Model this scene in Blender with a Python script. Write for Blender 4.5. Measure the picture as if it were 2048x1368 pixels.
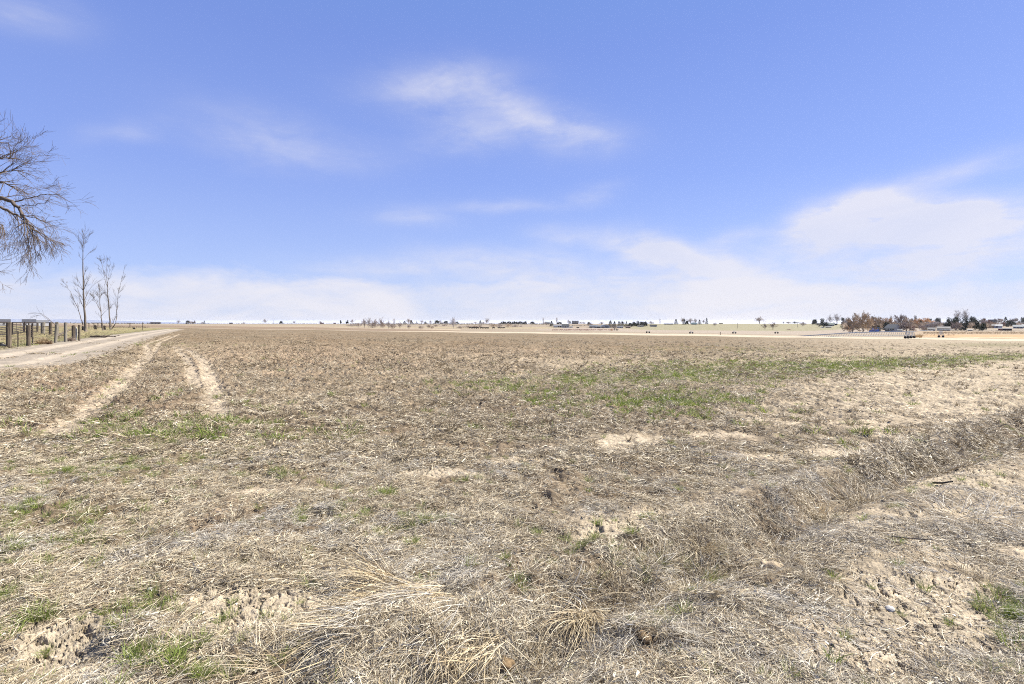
import bpy, math, random
import numpy as np
from mathutils import Vector, Matrix, Euler
R = math.radians
PI = math.pi
sc = bpy.context.scene
COL = sc.collection
for o in list(bpy.data.objects): bpy.data.objects.remove(o)

# ---------------------------------------------------------------- camera
cam_d = bpy.data.cameras.new('camera'); cam = bpy.data.objects.new('camera', cam_d); COL.objects.link(cam)
cam_d.lens = 18.0; cam_d.sensor_width = 36.0; cam_d.clip_start = 0.05; cam_d.clip_end = 40000
cam_d.shift_y = -41.0 / 2048.0
cam.location = (0, 0, 1.6); cam.rotation_euler = (R(90), 0, 0)
sc.camera = cam
sc.view_settings.view_transform = 'Standard'; sc.view_settings.look = 'None'
sc.view_settings.exposure = 0.0; sc.view_settings.gamma = 1.0
sc.cycles.max_bounces = 6; sc.cycles.diffuse_bounces = 3; sc.cycles.glossy_bounces = 2
sc.cycles.use_denoising = False; sc.cycles.filter_width = 1.05; sc.cycles.transparent_max_bounces = 8; sc.cycles.volume_bounces = 0

# ---------------------------------------------------------------- node helper
class NT:
    def __init__(s, tree): s.t = tree; s.n = tree.nodes; s.l = tree.links
    def new(s, ty, **kw):
        n = s.n.new(ty)
        for k, v in kw.items(): setattr(n, k, v)
        return n
    def put(s, sock, v):
        if isinstance(v, (int, float)): sock.default_value = v
        elif isinstance(v, (tuple, list)):
            v = tuple(v)
            if len(sock.default_value) == 4 and len(v) == 3: v = v + (1,)
            sock.default_value = v
        else: s.l.new(v, sock)
    def m(s, op, a, b=0.0, c=0.0, clamp=False):
        n = s.new('ShaderNodeMath', operation=op); n.use_clamp = clamp
        s.put(n.inputs[0], a); s.put(n.inputs[1], b); s.put(n.inputs[2], c)
        return n.outputs[0]
    def vm(s, op, a, b=(0, 0, 0)):
        n = s.new('ShaderNodeVectorMath', operation=op)
        s.put(n.inputs[0], a); s.put(n.inputs[1], b)
        return n.outputs[0]
    def mix(s, f, a, b, mode='MIX'):
        n = s.new('ShaderNodeMix', data_type='RGBA', blend_type=mode)
        s.put(n.inputs[0], f); s.put(n.inputs[6], a); s.put(n.inputs[7], b)
        return n.outputs[2]
    def noise(s, vec, scale, detail=4, rough=.55, dist=0.0, col=False):
        n = s.new('ShaderNodeTexNoise')
        if vec is not None: s.put(n.inputs['Vector'], vec)
        n.inputs['Scale'].default_value = scale; n.inputs['Detail'].default_value = detail
        n.inputs['Roughness'].default_value = rough; n.inputs['Distortion'].default_value = dist
        return n.outputs['Color' if col else 'Fac']
    def ss(s, x, a, b, lo=0.0, hi=1.0):
        n = s.new('ShaderNodeMapRange', interpolation_type='SMOOTHSTEP')
        s.put(n.inputs[0], x); n.inputs[1].default_value = a; n.inputs[2].default_value = b
        n.inputs[3].default_value = lo; n.inputs[4].default_value = hi
        return n.outputs[0]
    def attr(s, name, ty='GEOMETRY', out='Color'):
        n = s.new('ShaderNodeAttribute', attribute_name=name, attribute_type=ty)
        return n.outputs[out]

# ---------------------------------------------------------------- sky and sun
SUN_EL, SUN_AZ = 47.0, 68.0       # azimuth clockwise from straight ahead (+Y)
world = bpy.data.worlds.new('World'); sc.world = world; world.use_nodes = True
W = NT(world.node_tree); W.n.clear()
out = W.new('ShaderNodeOutputWorld'); bg = W.new('ShaderNodeBackground'); W.l.new(bg.outputs[0], out.inputs[0])
bg.inputs[1].default_value = 0.055
sky = W.new('ShaderNodeTexSky', sky_type='NISHITA')
sky.sun_disc = False; sky.sun_elevation = R(SUN_EL); sky.sun_rotation = R(SUN_AZ)
sky.altitude = 700; sky.air_density = 1.0; sky.dust_density = 0.6; sky.ozone_density = 2.0
tc = W.new('ShaderNodeTexCoord'); D = tc.outputs['Generated']
sx = W.new('ShaderNodeSeparateXYZ'); W.l.new(D, sx.inputs[0])
X_, Y_, Z_ = sx.outputs
az = W.m('ARCTAN2', X_, Y_)
el = W.m('ARCSINE', Z_)
nv = W.vm('MULTIPLY', D, (1.0, 1.0, 2.6))
n1 = W.noise(nv, 3.2, 8, .58, .6)
n2 = W.noise(W.vm('ADD', W.vm('MULTIPLY', D, (1, 1, 3.6)), (3.1, 1.7, .4)), 9.0, 7, .62, .4)
n3 = W.noise(W.vm('MULTIPLY', D, (1, 1, 1.6)), 5.0, 3, .5, .0, col=True)
wsep = W.new('ShaderNodeSeparateColor'); W.l.new(n3, wsep.inputs[0])
azw = W.m('ADD', az, W.m('MULTIPLY', W.m('SUBTRACT', wsep.outputs[0], .5), .07))
elw = W.m('ADD', el, W.m('MULTIPLY', W.m('SUBTRACT', wsep.outputs[1], .5), .05))
elw = W.m('ADD', elw, W.m('MULTIPLY', W.m('SUBTRACT', n1, .5), .035))
def sky_blob(px, py, rx, ry, rot, amp):
    u, w = (px - 1024) / 1024, (643 - py) / 1024
    a0 = math.atan(u); e0 = math.atan(w * math.cos(a0))
    ra = rx / 1024 * math.cos(a0) ** 2; re = ry / 1024 * math.cos(a0)
    dx = W.m('SUBTRACT', azw, a0); dy = W.m('SUBTRACT', elw, e0)
    c, s_ = math.cos(rot), math.sin(rot)
    p = W.m('MULTIPLY_ADD', dy, s_ / ra, W.m('MULTIPLY', dx, c / ra))
    q = W.m('MULTIPLY_ADD', dy, c / re, W.m('MULTIPLY', dx, -s_ / re))
    d2 = W.m('MULTIPLY_ADD', p, p, W.m('MULTIPLY', q, q))
    return W.m('MULTIPLY', W.m('EXPONENT', W.m('MULTIPLY', d2, -1.0)), amp)
BLOBS = [(890, 170, 130, 34, .10, .46), (1040, 215, 110, 30, -.40, .34), (960, 268, 110, 34, .1, .42), (870, 200, 160, 40, 0, .16), (1100, 260, 120, 50, -.2, .2),
         (520, 262, 150, 40, -.05, .22), (240, 268, 80, 20, .5, .22), (60, 25, 120, 40, .1, .30), (620, 310, 160, 40, 0, .2),
         (1180, 265, 90, 26, -.1, .34), (1190, 385, 60, 16, .2, .3),
         (1750, 412, 110, 26, .08, 1.5), (1625, 450, 55, 44, 0, .85), (1950, 425, 110, 30, 0, .95),
         (1850, 465, 230, 34, 0, .8), (1965, 326, 150, 26, .08, .26), (1850, 352, 110, 14, .12, .22), (1900, 520, 260, 36, .1, .45),
         (1300, 492, 100, 26, -.2, 1.0), (1400, 530, 130, 28, -.3, .75), (1115, 468, 60, 20, 0, .38), (1470, 480, 60, 18, .1, .35),
         (820, 440, 80, 20, .05, .4), (1010, 412, 110, 12, .03, .32), (1000, 520, 150, 24, 0, .42), (760, 535, 150, 20, 0, .35),
         (1170, 570, 200, 34, 0, .42), (30, 560, 90, 46, 0, .55), (1500, 560, 380, 50, 0, .5), (1830, 540, 300, 60, 0, .4), (1740, 396, 60, 26, 0, 1.0), (1870, 420, 70, 24, 0, .8), (1980, 412, 60, 22, 0, .8), (1600, 480, 60, 30, 0, .5), (1750, 455, 160, 30, 0, .6), (1950, 470, 140, 34, 0, .6), (1000, 555, 300, 36, 0, .42)]
acc = None
for b in BLOBS:
    v_ = sky_blob(*b); acc = v_ if acc is None else W.m('ADD', acc, v_)
n4 = W.noise(W.vm('MULTIPLY', D, (1, 1, 2.2)), 22.0, 6, .6, .3)
brk = W.m('ADD', W.m('MULTIPLY', W.m('SUBTRACT', n2, .5), 2.2), W.m('MULTIPLY', W.m('SUBTRACT', n4, .5), 1.3))
cl = W.m('MULTIPLY', W.m('MULTIPLY', acc, W.m('MAXIMUM', W.m('ADD', 1.0, brk), 0.0)), .70)
# low bank of cloud near the horizon
top = W.m('MULTIPLY', W.m('ADD', .088, W.m('ADD', W.m('MULTIPLY', W.m('SUBTRACT', n1, .5), .10), W.m('MULTIPLY', W.m('SUBTRACT', n2, .5), .05))), W.m('COSINE', az))
bank = W.m('SUBTRACT', 1.0, W.m('DIVIDE', W.m('SUBTRACT', el, W.m('SUBTRACT', top, .022)), .040), clamp=True)
bank = W.ss(bank, 0, 1)
bank = W.m('MULTIPLY', bank, W.ss(W.m('MULTIPLY_ADD', n1, .6, W.m('MULTIPLY', n2, .4)), .34, .60, .38, .88))
cl = W.m('MAXIMUM', W.m('MINIMUM', cl, .80), bank)
cl = W.m('MINIMUM', cl, .9)
hz = W.m('POWER', W.m('SUBTRACT', 1.0, W.m('MAXIMUM', Z_, 0.0), clamp=True), 10.0)
skyc = W.vm('MULTIPLY', sky.outputs[0], (0.95, 1.03, 1.36))
rp = W.new('ShaderNodeValToRGB'); e_ = rp.color_ramp.elements
e_[0].position = 0; e_[0].color = (3.6, 4.4, 6.4, 1); e_[1].position = 1; e_[1].color = (1.25, 2.2, 5.2, 1)
q_ = e_.new(.16); q_.color = (3.0, 3.8, 6.4, 1); q_ = e_.new(.42); q_.color = (2.03, 2.86, 6.1, 1); q_ = e_.new(.75); q_.color = (1.5, 2.28, 5.5, 1)
W.l.new(W.m('DIVIDE', Z_, .62), rp.inputs[0])
skyc = W.mix(.8, skyc, rp.outputs[0])
cloudc = W.mix(W.ss(n1, .3, .7), (5.25, 5.35, 6.2), (6.1, 5.95, 6.3))
skyc = W.mix(cl, skyc, cloudc)
W.l.new(skyc, bg.inputs[0])

sun_d = bpy.data.lights.new('sun', 'SUN'); sun = bpy.data.objects.new('sun', sun_d); COL.objects.link(sun)
sun_d.energy = 5.0; sun_d.angle = R(0.53); sun_d.color = (1.0, 0.95, 0.86)
sd = Vector((math.cos(R(SUN_EL)) * math.sin(R(SUN_AZ)), math.cos(R(SUN_EL)) * math.cos(R(SUN_AZ)), math.sin(R(SUN_EL))))
sun.rotation_euler = sd.to_track_quat('Z', 'Y').to_euler()
sc.view_settings.exposure = 1.40

# ---------------------------------------------------------------- numpy noise
def _hash(ix, iy, seed):
    h = (ix.astype(np.int64) * 374761393 + iy.astype(np.int64) * 668265263 + seed * 982451653) & 0xFFFFFFFF
    h = ((h ^ (h >> 13)) * 1274126177) & 0xFFFFFFFF
    h = (h ^ (h >> 16)) & 0xFFFFFFFF
    return h.astype(np.float64) / 4294967295.0
def gn(x, y, seed=0):
    x0 = np.floor(x); y0 = np.floor(y); fx = x - x0; fy = y - y0
    u = fx * fx * fx * (fx * (fx * 6 - 15) + 10); v = fy * fy * fy * (fy * (fy * 6 - 15) + 10)
    def g(i, j):
        a = _hash(x0 + i, y0 + j, seed) * 2 * PI
        return np.cos(a) * (fx - i) + np.sin(a) * (fy - j)
    a = g(0, 0); b = g(1, 0); c = g(0, 1); d = g(1, 1)
    return (a * (1 - u) + b * u) * (1 - v) + (c * (1 - u) + d * u) * v * 1.0      # about -.7 to .7
def fbm(x, y, oct=4, seed=0, rough=.5):
    s = np.zeros_like(x); a = 1.0; f = 1.0
    for i in range(oct):
        s += a * gn(x * f + 17.3 * i, y * f - 9.1 * i, seed + i); a *= rough; f *= 2.03
    return s
def cell_edge(x, y, seed=0):
    ix = np.floor(x); iy = np.floor(y)
    d1 = np.full(x.shape, 9.0); d2 = np.full(x.shape, 9.0)
    for i in (-1, 0, 1):
        for j in (-1, 0, 1):
            cx = ix + i + _hash(ix + i, iy + j, seed); cy = iy + j + _hash(ix + i, iy + j, seed + 7)
            d = np.hypot(cx - x, cy - y)
            nd1 = np.minimum(d1, d); d2 = np.minimum(np.maximum(d1, d), d2); d1 = nd1
    return d2 - d1
def sstep(x, a, b):
    t = np.clip((x - a) / (b - a), 0, 1); return t * t * (3 - 2 * t)

# ---------------------------------------------------------------- terrain
UN = np.array([-1.3, -1.0, -.7, -.45, -.2, 0, .15, .3, .55, .75, 1.0, 1.3])
YN = np.array([210, 240, 330, 420, 600, 800, 1000, 1300, 2000, 6000.])
VT = np.array([
 [0, 7.0, 5.2, 4.5, 3.8, 3.2, 2.8, 2.4, 1.8, 1.0],
 [0, 7.0, 5.2, 4.5, 3.8, 3.2, 2.8, 2.4, 1.8, 1.0],
 [0, 10.2, 8.5, 7.5, 6.5, 5.6, 5.0, 4.6, 5.2, 6.5],
 [0, 13.3, 11, 9.5, 8, 6.5, 5.3, 4.5, 6, 8],
 [0, 17.0, 15, 14, 12.5, 9, 6.5, 4.6, 6.5, 8],
 [0, 19.2, 17.5, 16, 14, 9, 6.5, 4.8, 6.5, 8],
 [0, 21.2, 18.5, 16, 13, 8, 6, 4.6, 6.5, 8],
 [0, 23.9, 22, 20.5, 18, 11, 6, 4.4, 6.5, 8],
 [0, 27.8, 26, 24, 20, 12, 6, 4.4, 6.5, 8],
 [0, 31.2, 25, 18, 12, 8, 6, 5, 6.5, 8],
 [0, 34.6, 25, 20, 12, 8, 6, 5, 6.5, 8],
 [0, 39.0, 27, 20, 12, 8, 6, 5, 6.5, 8.]])
VT[:, 0] = 1638.4 / 210 + 16 * (1 + np.clip(UN, -1, 1.3))
def uy(x, y):
    Y = np.maximum(np.maximum(y, np.abs(x) / 1.3), 1e-3)
    return np.clip(x / Y, -1.3, 1.3), Y
def vtab(u, Y):
    lu = np.clip(np.interp(u, UN, np.arange(len(UN))), 0, len(UN) - 1.0001)
    ly = np.clip(np.interp(np.log(np.maximum(Y, 1)), np.log(YN), np.arange(len(YN))), 0, len(YN) - 1.0001)
    i = lu.astype(int); j = ly.astype(int); a = lu - i; b = ly - j
    a = a * a * (3 - 2 * a)
    return (VT[i, j] * (1 - a) + VT[i + 1, j] * a) * (1 - b) + (VT[i, j + 1] * (1 - a) + VT[i + 1, j + 1] * a) * b
def z_base(x, y):
    x = np.asarray(x, float); y = np.asarray(y, float)
    u, Y = uy(x, y)
    zn = -Y * 16 / 1024 * (1 + np.clip(u, -1, 1.3))
    zf = 1.6 - vtab(u, Y) / 1024 * Y
    return np.where(Y <= 210, zn, zf)
def pxpy(x, y):            # picture position of a ground point (used to lay out the patches once, in world space)
    u, Y = uy(x, y)
    v = np.where(Y <= 210, 1638.4 / Y + 16 * (1 + np.clip(u, -1, 1.3)), vtab(u, Y))
    return 1024 + 1024 * u, 643 + v
def G(px, py):             # picture -> near ground plane
    u = (px - 1024) / 1024
    Y = 1638.4 / max(py - 643 - 16 * (1 + max(u, -1)), .5)
    return (u * Y, Y)
def locate(px, row):       # picture -> ground anywhere, first hit
    u = (px - 1024) / 1024; v = row - 643
    Ys = np.exp(np.linspace(math.log(3), math.log(3000), 4000))
    _, pr = pxpy(u * Ys, Ys)
    k = np.argmax(pr <= row) if (pr <= row).any() else int(np.argmin(pr))
    Y = Ys[k]; return u * Y, Y, float(z_base(u * Y, Y))

def seg_dist(x, y, pts):   # distance and parameter along a polyline
    best = np.full(x.shape, 1e9); par = np.zeros(x.shape); side = np.zeros(x.shape); L = 0
    for (ax, ay), (bx, by) in zip(pts[:-1], pts[1:]):
        dx, dy = bx - ax, by - ay; l = math.hypot(dx, dy)
        t = np.clip(((x - ax) * dx + (y - ay) * dy) / (l * l), 0, 1)
        d = np.hypot(x - ax - t * dx, y - ay - t * dy)
        m = d < best
        best = np.where(m, d, best); par = np.where(m, L + t * l, par)
        side = np.where(m, np.sign((x - ax) * dy - (y - ay) * dx), side); L += l
    return best, par, side

DITCH = [G(900, 1420), G(1130, 1290), G(1400, 1130), G(1560, 1060), G(1700, 985), G(1850, 930), G(2048, 858), G(2250, 800)]
RUTS = [([G(90, 874), G(105, 862), G(210, 790), G(268, 735), G(297, 703), G(290, 690), G(340, 672)], .115),
        ([G(120, 874), G(150, 850), G(250, 770), G(292, 722), G(312, 700), G(318, 686), G(360, 668)], .10),
        ([G(432, 830), G(425, 770), G(412, 728), G(385, 704), G(345, 694), G(300, 691)], .15),
        ([G(392, 775), G(383, 742), G(372, 715), G(352, 700)], .12)]
ROAD = [G(-900, 800), G(-420, 765), G(0, 728), G(170, 691), G(270, 671), G(322, 662.5), G(350, 658.2)]
ROADW = 2.6

def masks(x, y):
    """green, bare, brown, grey-straw, road, rut cover of the ground at world points"""
    w1 = fbm(x * .55, y * .55, 3, 11); w2 = fbm(x * .55, y * .55, 3, 23)
    w3 = fbm(x * 2.3, y * 2.3, 4, 31)
    u, Y = uy(x, y)
    wp = np.where(Y < 9, .02 * Y, .02 * 9 + (np.clip(Y, 9, 60) - 9) * .09)
    px, py = pxpy(x + w1 * wp + w3 * .03, y + w2 * wp)
    # the warp is in metres, so patch borders look right from anywhere
    def el(cx, cy, rx, ry): return np.exp(-((px - cx) / rx) ** 2 - ((py - cy) / ry) ** 2)
    gr = np.zeros_like(x)
    cl_ = np.interp(px, [1000, 1300, 1600, 2048], [770, 750, 738, 713]); hw = np.interp(px, [1000, 1300, 1600, 2048], [12, 20, 15, 6])
    gr = .95 * np.exp(-((py - cl_) / hw) ** 2) * sstep(px, 1000, 1250)
    for e, s in [((1320, 803, 130, 20), .85), ((1010, 772, 90, 16), .5), ((1110, 790, 60, 16), .5), ((330, 890, 190, 44), .55), ((478, 852, 34, 7), .9),
                 ((210, 935, 170, 40), .7), ((400, 912, 60, 14), .7), ((90, 1070, 150, 70), .6), ((40, 1200, 90, 60), .35), ((560, 950, 60, 12), .6),
                 ((770, 988, 40, 9), 1.0), ((690, 1030, 60, 22), .55), ((820, 1045, 60, 18), .6), ((340, 948, 30, 10), .9),
                 ((1420, 700, 200, 8), .2), ((2000, 690, 120, 4), .6), ((2020, 1215, 40, 30), .3), ((360, 1310, 90, 50), .45), ((250, 1240, 60, 40), .35),
                 ((1250, 1110, 120, 40), .35), ((120, 690, 200, 4), .5)]:
        gr = np.maximum(gr, s * el(*e))
    gr = np.clip(gr * (1.0 + 1.5 * w3), 0, 1)
    ba = .38 * sstep(px + (py - 700) * .5, 1350, 1900) * (1 - sstep(py, 1040, 1180)) + np.zeros_like(x)
    for e, s in [((1900, 800, 420, 60), .5), ((1600, 830, 250, 40), .35), ((1720, 905, 120, 16), .9), ((1540, 915, 90, 12), .6), ((1250, 885, 120, 14), .7), ((880, 945, 60, 9), .8),
                 ((1900, 965, 120, 22), .9), ((1730, 1030, 70, 26), .3), ((130, 1285, 70, 34), 1.2), ((540, 1215, 120, 34), 1.1), ((520, 980, 120, 12), .4),
                 ((1250, 1045, 150, 22), .7), ((1180, 1075, 50, 12), .8), ((1850, 1215, 130, 70), 1.0), ((1720, 1320, 150, 50), .95), ((1540, 1125, 36, 24), 1.0), ((1450, 1010, 90, 16), .6),
                 ((1030, 915, 70, 10), .6), ((1400, 870, 120, 14), .5), ((600, 800, 250, 24), .22), ((60, 1350, 120, 30), .5)]:
        ba = np.maximum(ba, s * el(*e))
    ba = np.clip(ba * (1.0 + .9 * w3) + .10 * sstep(w3, .1, .5), 0, 1.2)
    br = np.zeros_like(x)
    for e, s in [((180, 790, 260, 70), .8), ((600, 720, 330, 45), .75), ((900, 740, 120, 60), .2), ((700, 900, 260, 60), .15), ((250, 1050, 300, 120), .30), ((950, 700, 500, 18), .5)]:
        br = np.maximum(br, s * el(*e))
    br = np.clip(br * (1 + 1.0 * w3), 0, 1)
    rd, _, _ = seg_dist(x, y, ROAD)
    road = 1 - sstep(rd + .8 * w3, ROADW - .3, ROADW + .5)
    rut = np.zeros_like(x)
    for pts, hwid in RUTS:
        d, t, _ = seg_dist(x, y, pts)
        rut = np.maximum(rut, (1 - sstep(d + .07 * w3, hwid * .8, hwid * 2.1)) * np.clip(1.0 + .5 * w1, .7, 1))
    w4 = .35 * w3
    for e, s in [((1870, 1215, 200, 95), 1.0), ((1750, 1325, 230, 60), 1.0), ((520, 1215, 200, 52), 1.0), ((430, 1260, 110, 30), 1.0), ((130, 1290, 150, 66), 1.0), ((1545, 1125, 34, 22), .9), ((1220, 1060, 130, 26), .95), ((1030, 920, 90, 10), .8), ((880, 945, 90, 10), .8),
                 ((1900, 962, 150, 24), .95), ((1710, 905, 150, 17), .95), ((1990, 1290, 60, 40), .7), ((1620, 1270, 60, 26), .6)]:
        ba = np.maximum(ba, s * sstep(el(*e) + w4, .32, .62))
    dd_, tt_, ss_ = seg_dist(x, y, DITCH); dq = dd_ * np.where(ss_ > 0, 1, -1) + .12 * w3
    ba = np.maximum(ba, (.42 + .5 * w3) * np.exp(-((dq - .8) / .35) ** 2) * sstep(px, 1450, 1700)) * (1 - .9 * np.exp(-((dq + .12) / .26) ** 2))
    gr = gr * (1 - road) * (1 - rut); ba = ba * (1 - gr)
    return gr, ba, br, road, rut, (px, py, u, Y, w3)

def height(x, y, full=True):
    x = np.asarray(x, float); y = np.asarray(y, float)
    u, Y = uy(x, y); z = z_base(x, y)
    g, ba, br, road, rut, _ = masks(x, y)
    fade = 1 - sstep(Y, 70, 200)
    rough = (1 - .85 * road) * (1 - .6 * rut)
    ax_, ay_ = x * .8 + y * .6, -x * .6 + y * .8
    z = z + .045 * fbm(ax_ * .9, ay_ * .5, 3, 3) * rough * fade
    clod = fbm(x * 5.5, y * 5.5, 4, 41, .6)
    amp = (.028 + .038 * br + .014 * (1 - ba)) * (1 - .90 * np.clip(ba * 1.4, 0, 1) * (1 - sstep(Y, 6, 12))) * rough * np.clip(Y / 9, .8, 1.5)
    z = z + amp * (np.abs(clod) ** .9 * 1.6 * np.sign(clod)) * fade
    if full:
        fine = fbm(x * 17, y * 17, 3, 77, .6)
        z = z + .011 * fine * rough * (1 - sstep(Y, 12, 35)) * (1 - .78 * np.clip(ba, 0, 1))
        near = Y < 9
        if near.any():
            xx = x[near] if x.ndim else x; yy = y[near] if y.ndim else y
            wx = fbm(xx * 6, yy * 6, 2, 5) * .10; wy = fbm(xx * 6, yy * 6, 2, 6) * .10
            e1 = cell_edge((xx + wx) * 8.5, (yy + wy) * 8.5, 91); e2 = cell_edge((xx + wx) * 17, (yy + wy) * 17, 92)
            bb = sstep(np.clip(ba[near] if x.ndim else ba, 0, 1), .35, .6) * (1 - sstep(yy, 5.5, 9))
            cr = -.040 * (1 - sstep(e1, .015, .11)) - .012 * (1 - sstep(e2, .03, .16))
            dz = np.zeros_like(z); dz[near] = cr * bb; z = z + dz
    d, t, side = seg_dist(x, y, DITCH)
    wob = .08 * fbm(x * 1.3, y * 1.3, 2, 55)
    dd = (d + wob) * np.where(side > 0, 1, -1)
    z = z - .15 * np.exp(-(dd / .20) ** 2) + .045 * np.exp(-((dd - .62) / .34) ** 2) + .095 * np.exp(-((dd + .40) / .20) ** 2)
    # the dug hollow at lower left, the two wheel ruts, the crowned road
    hx, hy = G(128, 1290); z = z - .045 * np.exp(-(((x - hx) / .24) ** 2 + ((y - hy) / .16) ** 2) ** 2)
    z = z - .05 * rut * fade + .05 * road * fade
    rd, _, rs = seg_dist(x, y, ROAD)
    z = z - .06 * road * np.exp(-((rd - .95) / .4) ** 2)
    # foreground hummocks
    for (hpx, hpy, r_, a_) in [(1230, 1250, .22, .12), (720, 1290, .30, .09), (1330, 1180, .3, .08), (900, 1350, .2, .06), (260, 1265, .12, .05), (1560, 1015, .35, .1)]:
        cx, cy = G(hpx, hpy); z = z + a_ * np.exp(-((x - cx) ** 2 + (y - cy) ** 2) / r_ ** 2)
    return z

# ground grid
us = np.concatenate([-np.geomspace(3.2, 1.27, 60), np.linspace(-1.25, 1.25, 1120), np.geomspace(1.27, 3.2, 60)]); NU = len(us)
arc = np.linspace(math.atan(3.2), 2 * PI - math.atan(3.2), 70)[1:-1]
Yr = np.concatenate([np.linspace(.25, 1.7, 60, endpoint=False), np.exp(np.linspace(math.log(1.7), math.log(60), 880, endpoint=False)),
                     np.linspace(60, 200, 130, endpoint=False), np.linspace(200, 250, 60, endpoint=False),
                     np.exp(np.linspace(math.log(250), math.log(6000), 170))])
nr = len(Yr); ncol = NU + len(arc)
Gx = np.empty((nr, ncol)); Gy = np.empty((nr, ncol))
Gx[:, :NU] = us[None, :] * Yr[:, None]; Gy[:, :NU] = Yr[:, None]
RR = Yr * math.hypot(1, 3.2)
Gx[:, NU:] = np.sin(arc)[None, :] * RR[:, None]; Gy[:, NU:] = np.cos(arc)[None, :] * RR[:, None]
gx = Gx.ravel(); gy = Gy.ravel()
gz = height(gx, gy)
# the sparse part behind the camera carries no fine relief
mr, mb, mbr, mroad, mrut, (mpx, mpy, mu, mY, mw) = masks(gx, gy)

def band(a, lo, hi, s): return sstep(a, lo - s, lo + s) * (1 - sstep(a, hi - s, hi + s))
C = lambda *c: np.array(c, float)[None, :]
def mixc(c, m, col): return c * (1 - m[:, None]) + C(*col) * m[:, None]
macro = fbm(gx * .12, gy * .12, 4, 8); macro2 = fbm(gx * .9, gy * .9, 4, 9)
base = np.ones((len(gx), 3)) * C(.43, .355, .255)
base = mixc(base, np.clip(.5 + macro2, 0, 1) * .5, (.49, .42, .32))
far_f = sstep(mY, 18, 60)
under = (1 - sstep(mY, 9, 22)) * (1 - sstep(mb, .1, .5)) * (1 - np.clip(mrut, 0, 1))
base = mixc(base, under * .78, (.15, .112, .075))  # soil colour darkened beneath the straw, painting in the shade of its gaps
base = mixc(base, far_f * .9, (.215, .168, .106))
stripe = fbm(gx * .018 + gy * .004, gy * .22, 3, 88)
base = mixc(base, sstep(mY, 8, 25) * np.clip(stripe * 1.6, 0, 1) * .5, (.16, .13, .085))
base = mixc(base, sstep(mY, 8, 25) * np.clip(-stripe * 1.6, 0, 1) * .3, (.35, .285, .20))
base = mixc(base, far_f * np.clip(macro * 1.6, 0, 1) * .6, (.20, .17, .115))
base = mixc(base, far_f * np.clip(-macro * 1.8, 0, 1) * .6, (.29, .205, .12))
base = mixc(base, np.clip(mbr, 0, 1) * .8, (.325, .235, .165))
base = mixc(base, np.clip(mb * 1.15, 0, 1), (.61, .525, .40))
base = mixc(base, np.clip(mr, 0, 1) * (.25 + .6 * sstep(mY, 8, 20)) * np.clip(.6 + 2 * fbm(gx * 1.9, gy * 1.9, 2, 502), 0, 1), (.18, .215, .085))
base = mixc(base, np.clip(mrut, 0, 1) * .85, (.54, .46, .355))
rd_, _, rs_ = seg_dist(gx, gy, ROAD)
roadcol = np.where(((rd_ > .55) & (rd_ < 1.5))[:, None], C(.49, .43, .355), C(.38, .335, .28))
base = base * (1 - mroad[:, None]) + roadcol * mroad[:, None]
verge = band(rd_ + mw, ROADW + .1, ROADW + 5, .6) * (mu < -.5) * (rs_ < 0)
base = mixc(base, verge * .5, (.22, .25, .09))
yard = ((gx < -20) & (mY < 200)) * (rs_ < 0) * sstep(rd_, 3, 6)
base = mixc(base, yard * np.clip(.5 + macro2 * 1.2, 0, 1), (.42, .36, .19))
base = mixc(base, yard * .25 * np.clip(1 + 2 * macro, 0, 2), (.28, .30, .13))
base = mixc(base, yard * np.clip(fbm(gx * .35, gy * .35, 3, 19) * 2, 0, 1) * .7, (.40, .31, .20))
# beyond the field
B = mY
wob = 3 * fbm(gx * .02, gy * .02, 3, 60)
edge = 210.0
far = sstep(B, 209.5, 210.5)
fc = np.ones((len(gx), 3)) * C(.37, .31, .235)
fc = mixc(fc, band(B + wob * 2, 330, 620, 6) * (mu > .05) * (mu < .8), (.41, .35, .285))
fc = mixc(fc, sstep(B, 600, 640) * (1 - sstep(B, 4000, 5000)) * band(mu, .22, .66, .03), (.33, .31, .20))
fc = mixc(fc, sstep(B, 600, 640) * band(mu, .66, .80, .03) * .7, (.46, .41, .27))
fc = mixc(fc, band(B, 244, 318, 5) * sstep(mu, .78, .82), (.52, .36, .20))
fc = mixc(fc, band(B, 244, 262, 5) * sstep(mu, .84, .9) * (macro > -.1), (.62, .50, .33))
fc = mixc(fc, band(B, 318, 420, 5) * sstep(mu, .7, .8), (.42, .33, .23))
lo_b = 219; hi_b = np.interp(mu, [-1.3, -.7, -.25, -.1], [420, 400, 330, 240])
fc = mixc(fc, band(B, lo_b, hi_b, 2) * (mu < -.1), (.30, .23, .165))
fc = mixc(fc, sstep(B, hi_b, hi_b + 2) * (1 - sstep(B, 420, 425)) * (mu < -.1), (.47, .395, .29))
fc = mixc(fc, band(B, 425, 520, 3) * (mu < -.15) * (mu > -.75), (.36, .29, .23))
fc = mixc(fc, band(B, 560, 700, 3) * (mu < .1), (.42, .36, .24))
fc = mixc(fc, band(B, 900, 1100, 8) * (mu < .1), (.35, .30, .22))
lane_hi = np.interp(mu, [-1.3, -.3, -.1, .3, 1.3], [213, 214, 226, 236, 238]) + 2 * macro
lane = sstep(B, 211.5, 212.5) * (1 - sstep(B, lane_hi - 1, lane_hi + 1))
fc = mixc(fc, lane, (.60, .52, .40))
fc = mixc(fc, band(B, 239.2, 242, .5) * (mu > -.2), (.30, .26, .17))
base = base * (1 - far[:, None]) + fc * far[:, None]
base = mixc(base, band(B, 208.3, 211.8, .5), (.20, .155, .09))
base = base * (1 + .10 * np.clip(macro, -1, 1)[:, None] + .18 * macro2[:, None] * (1 - far[:, None]))
base = np.clip(base * C(.57, .55, .515), .012, .6)

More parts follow.
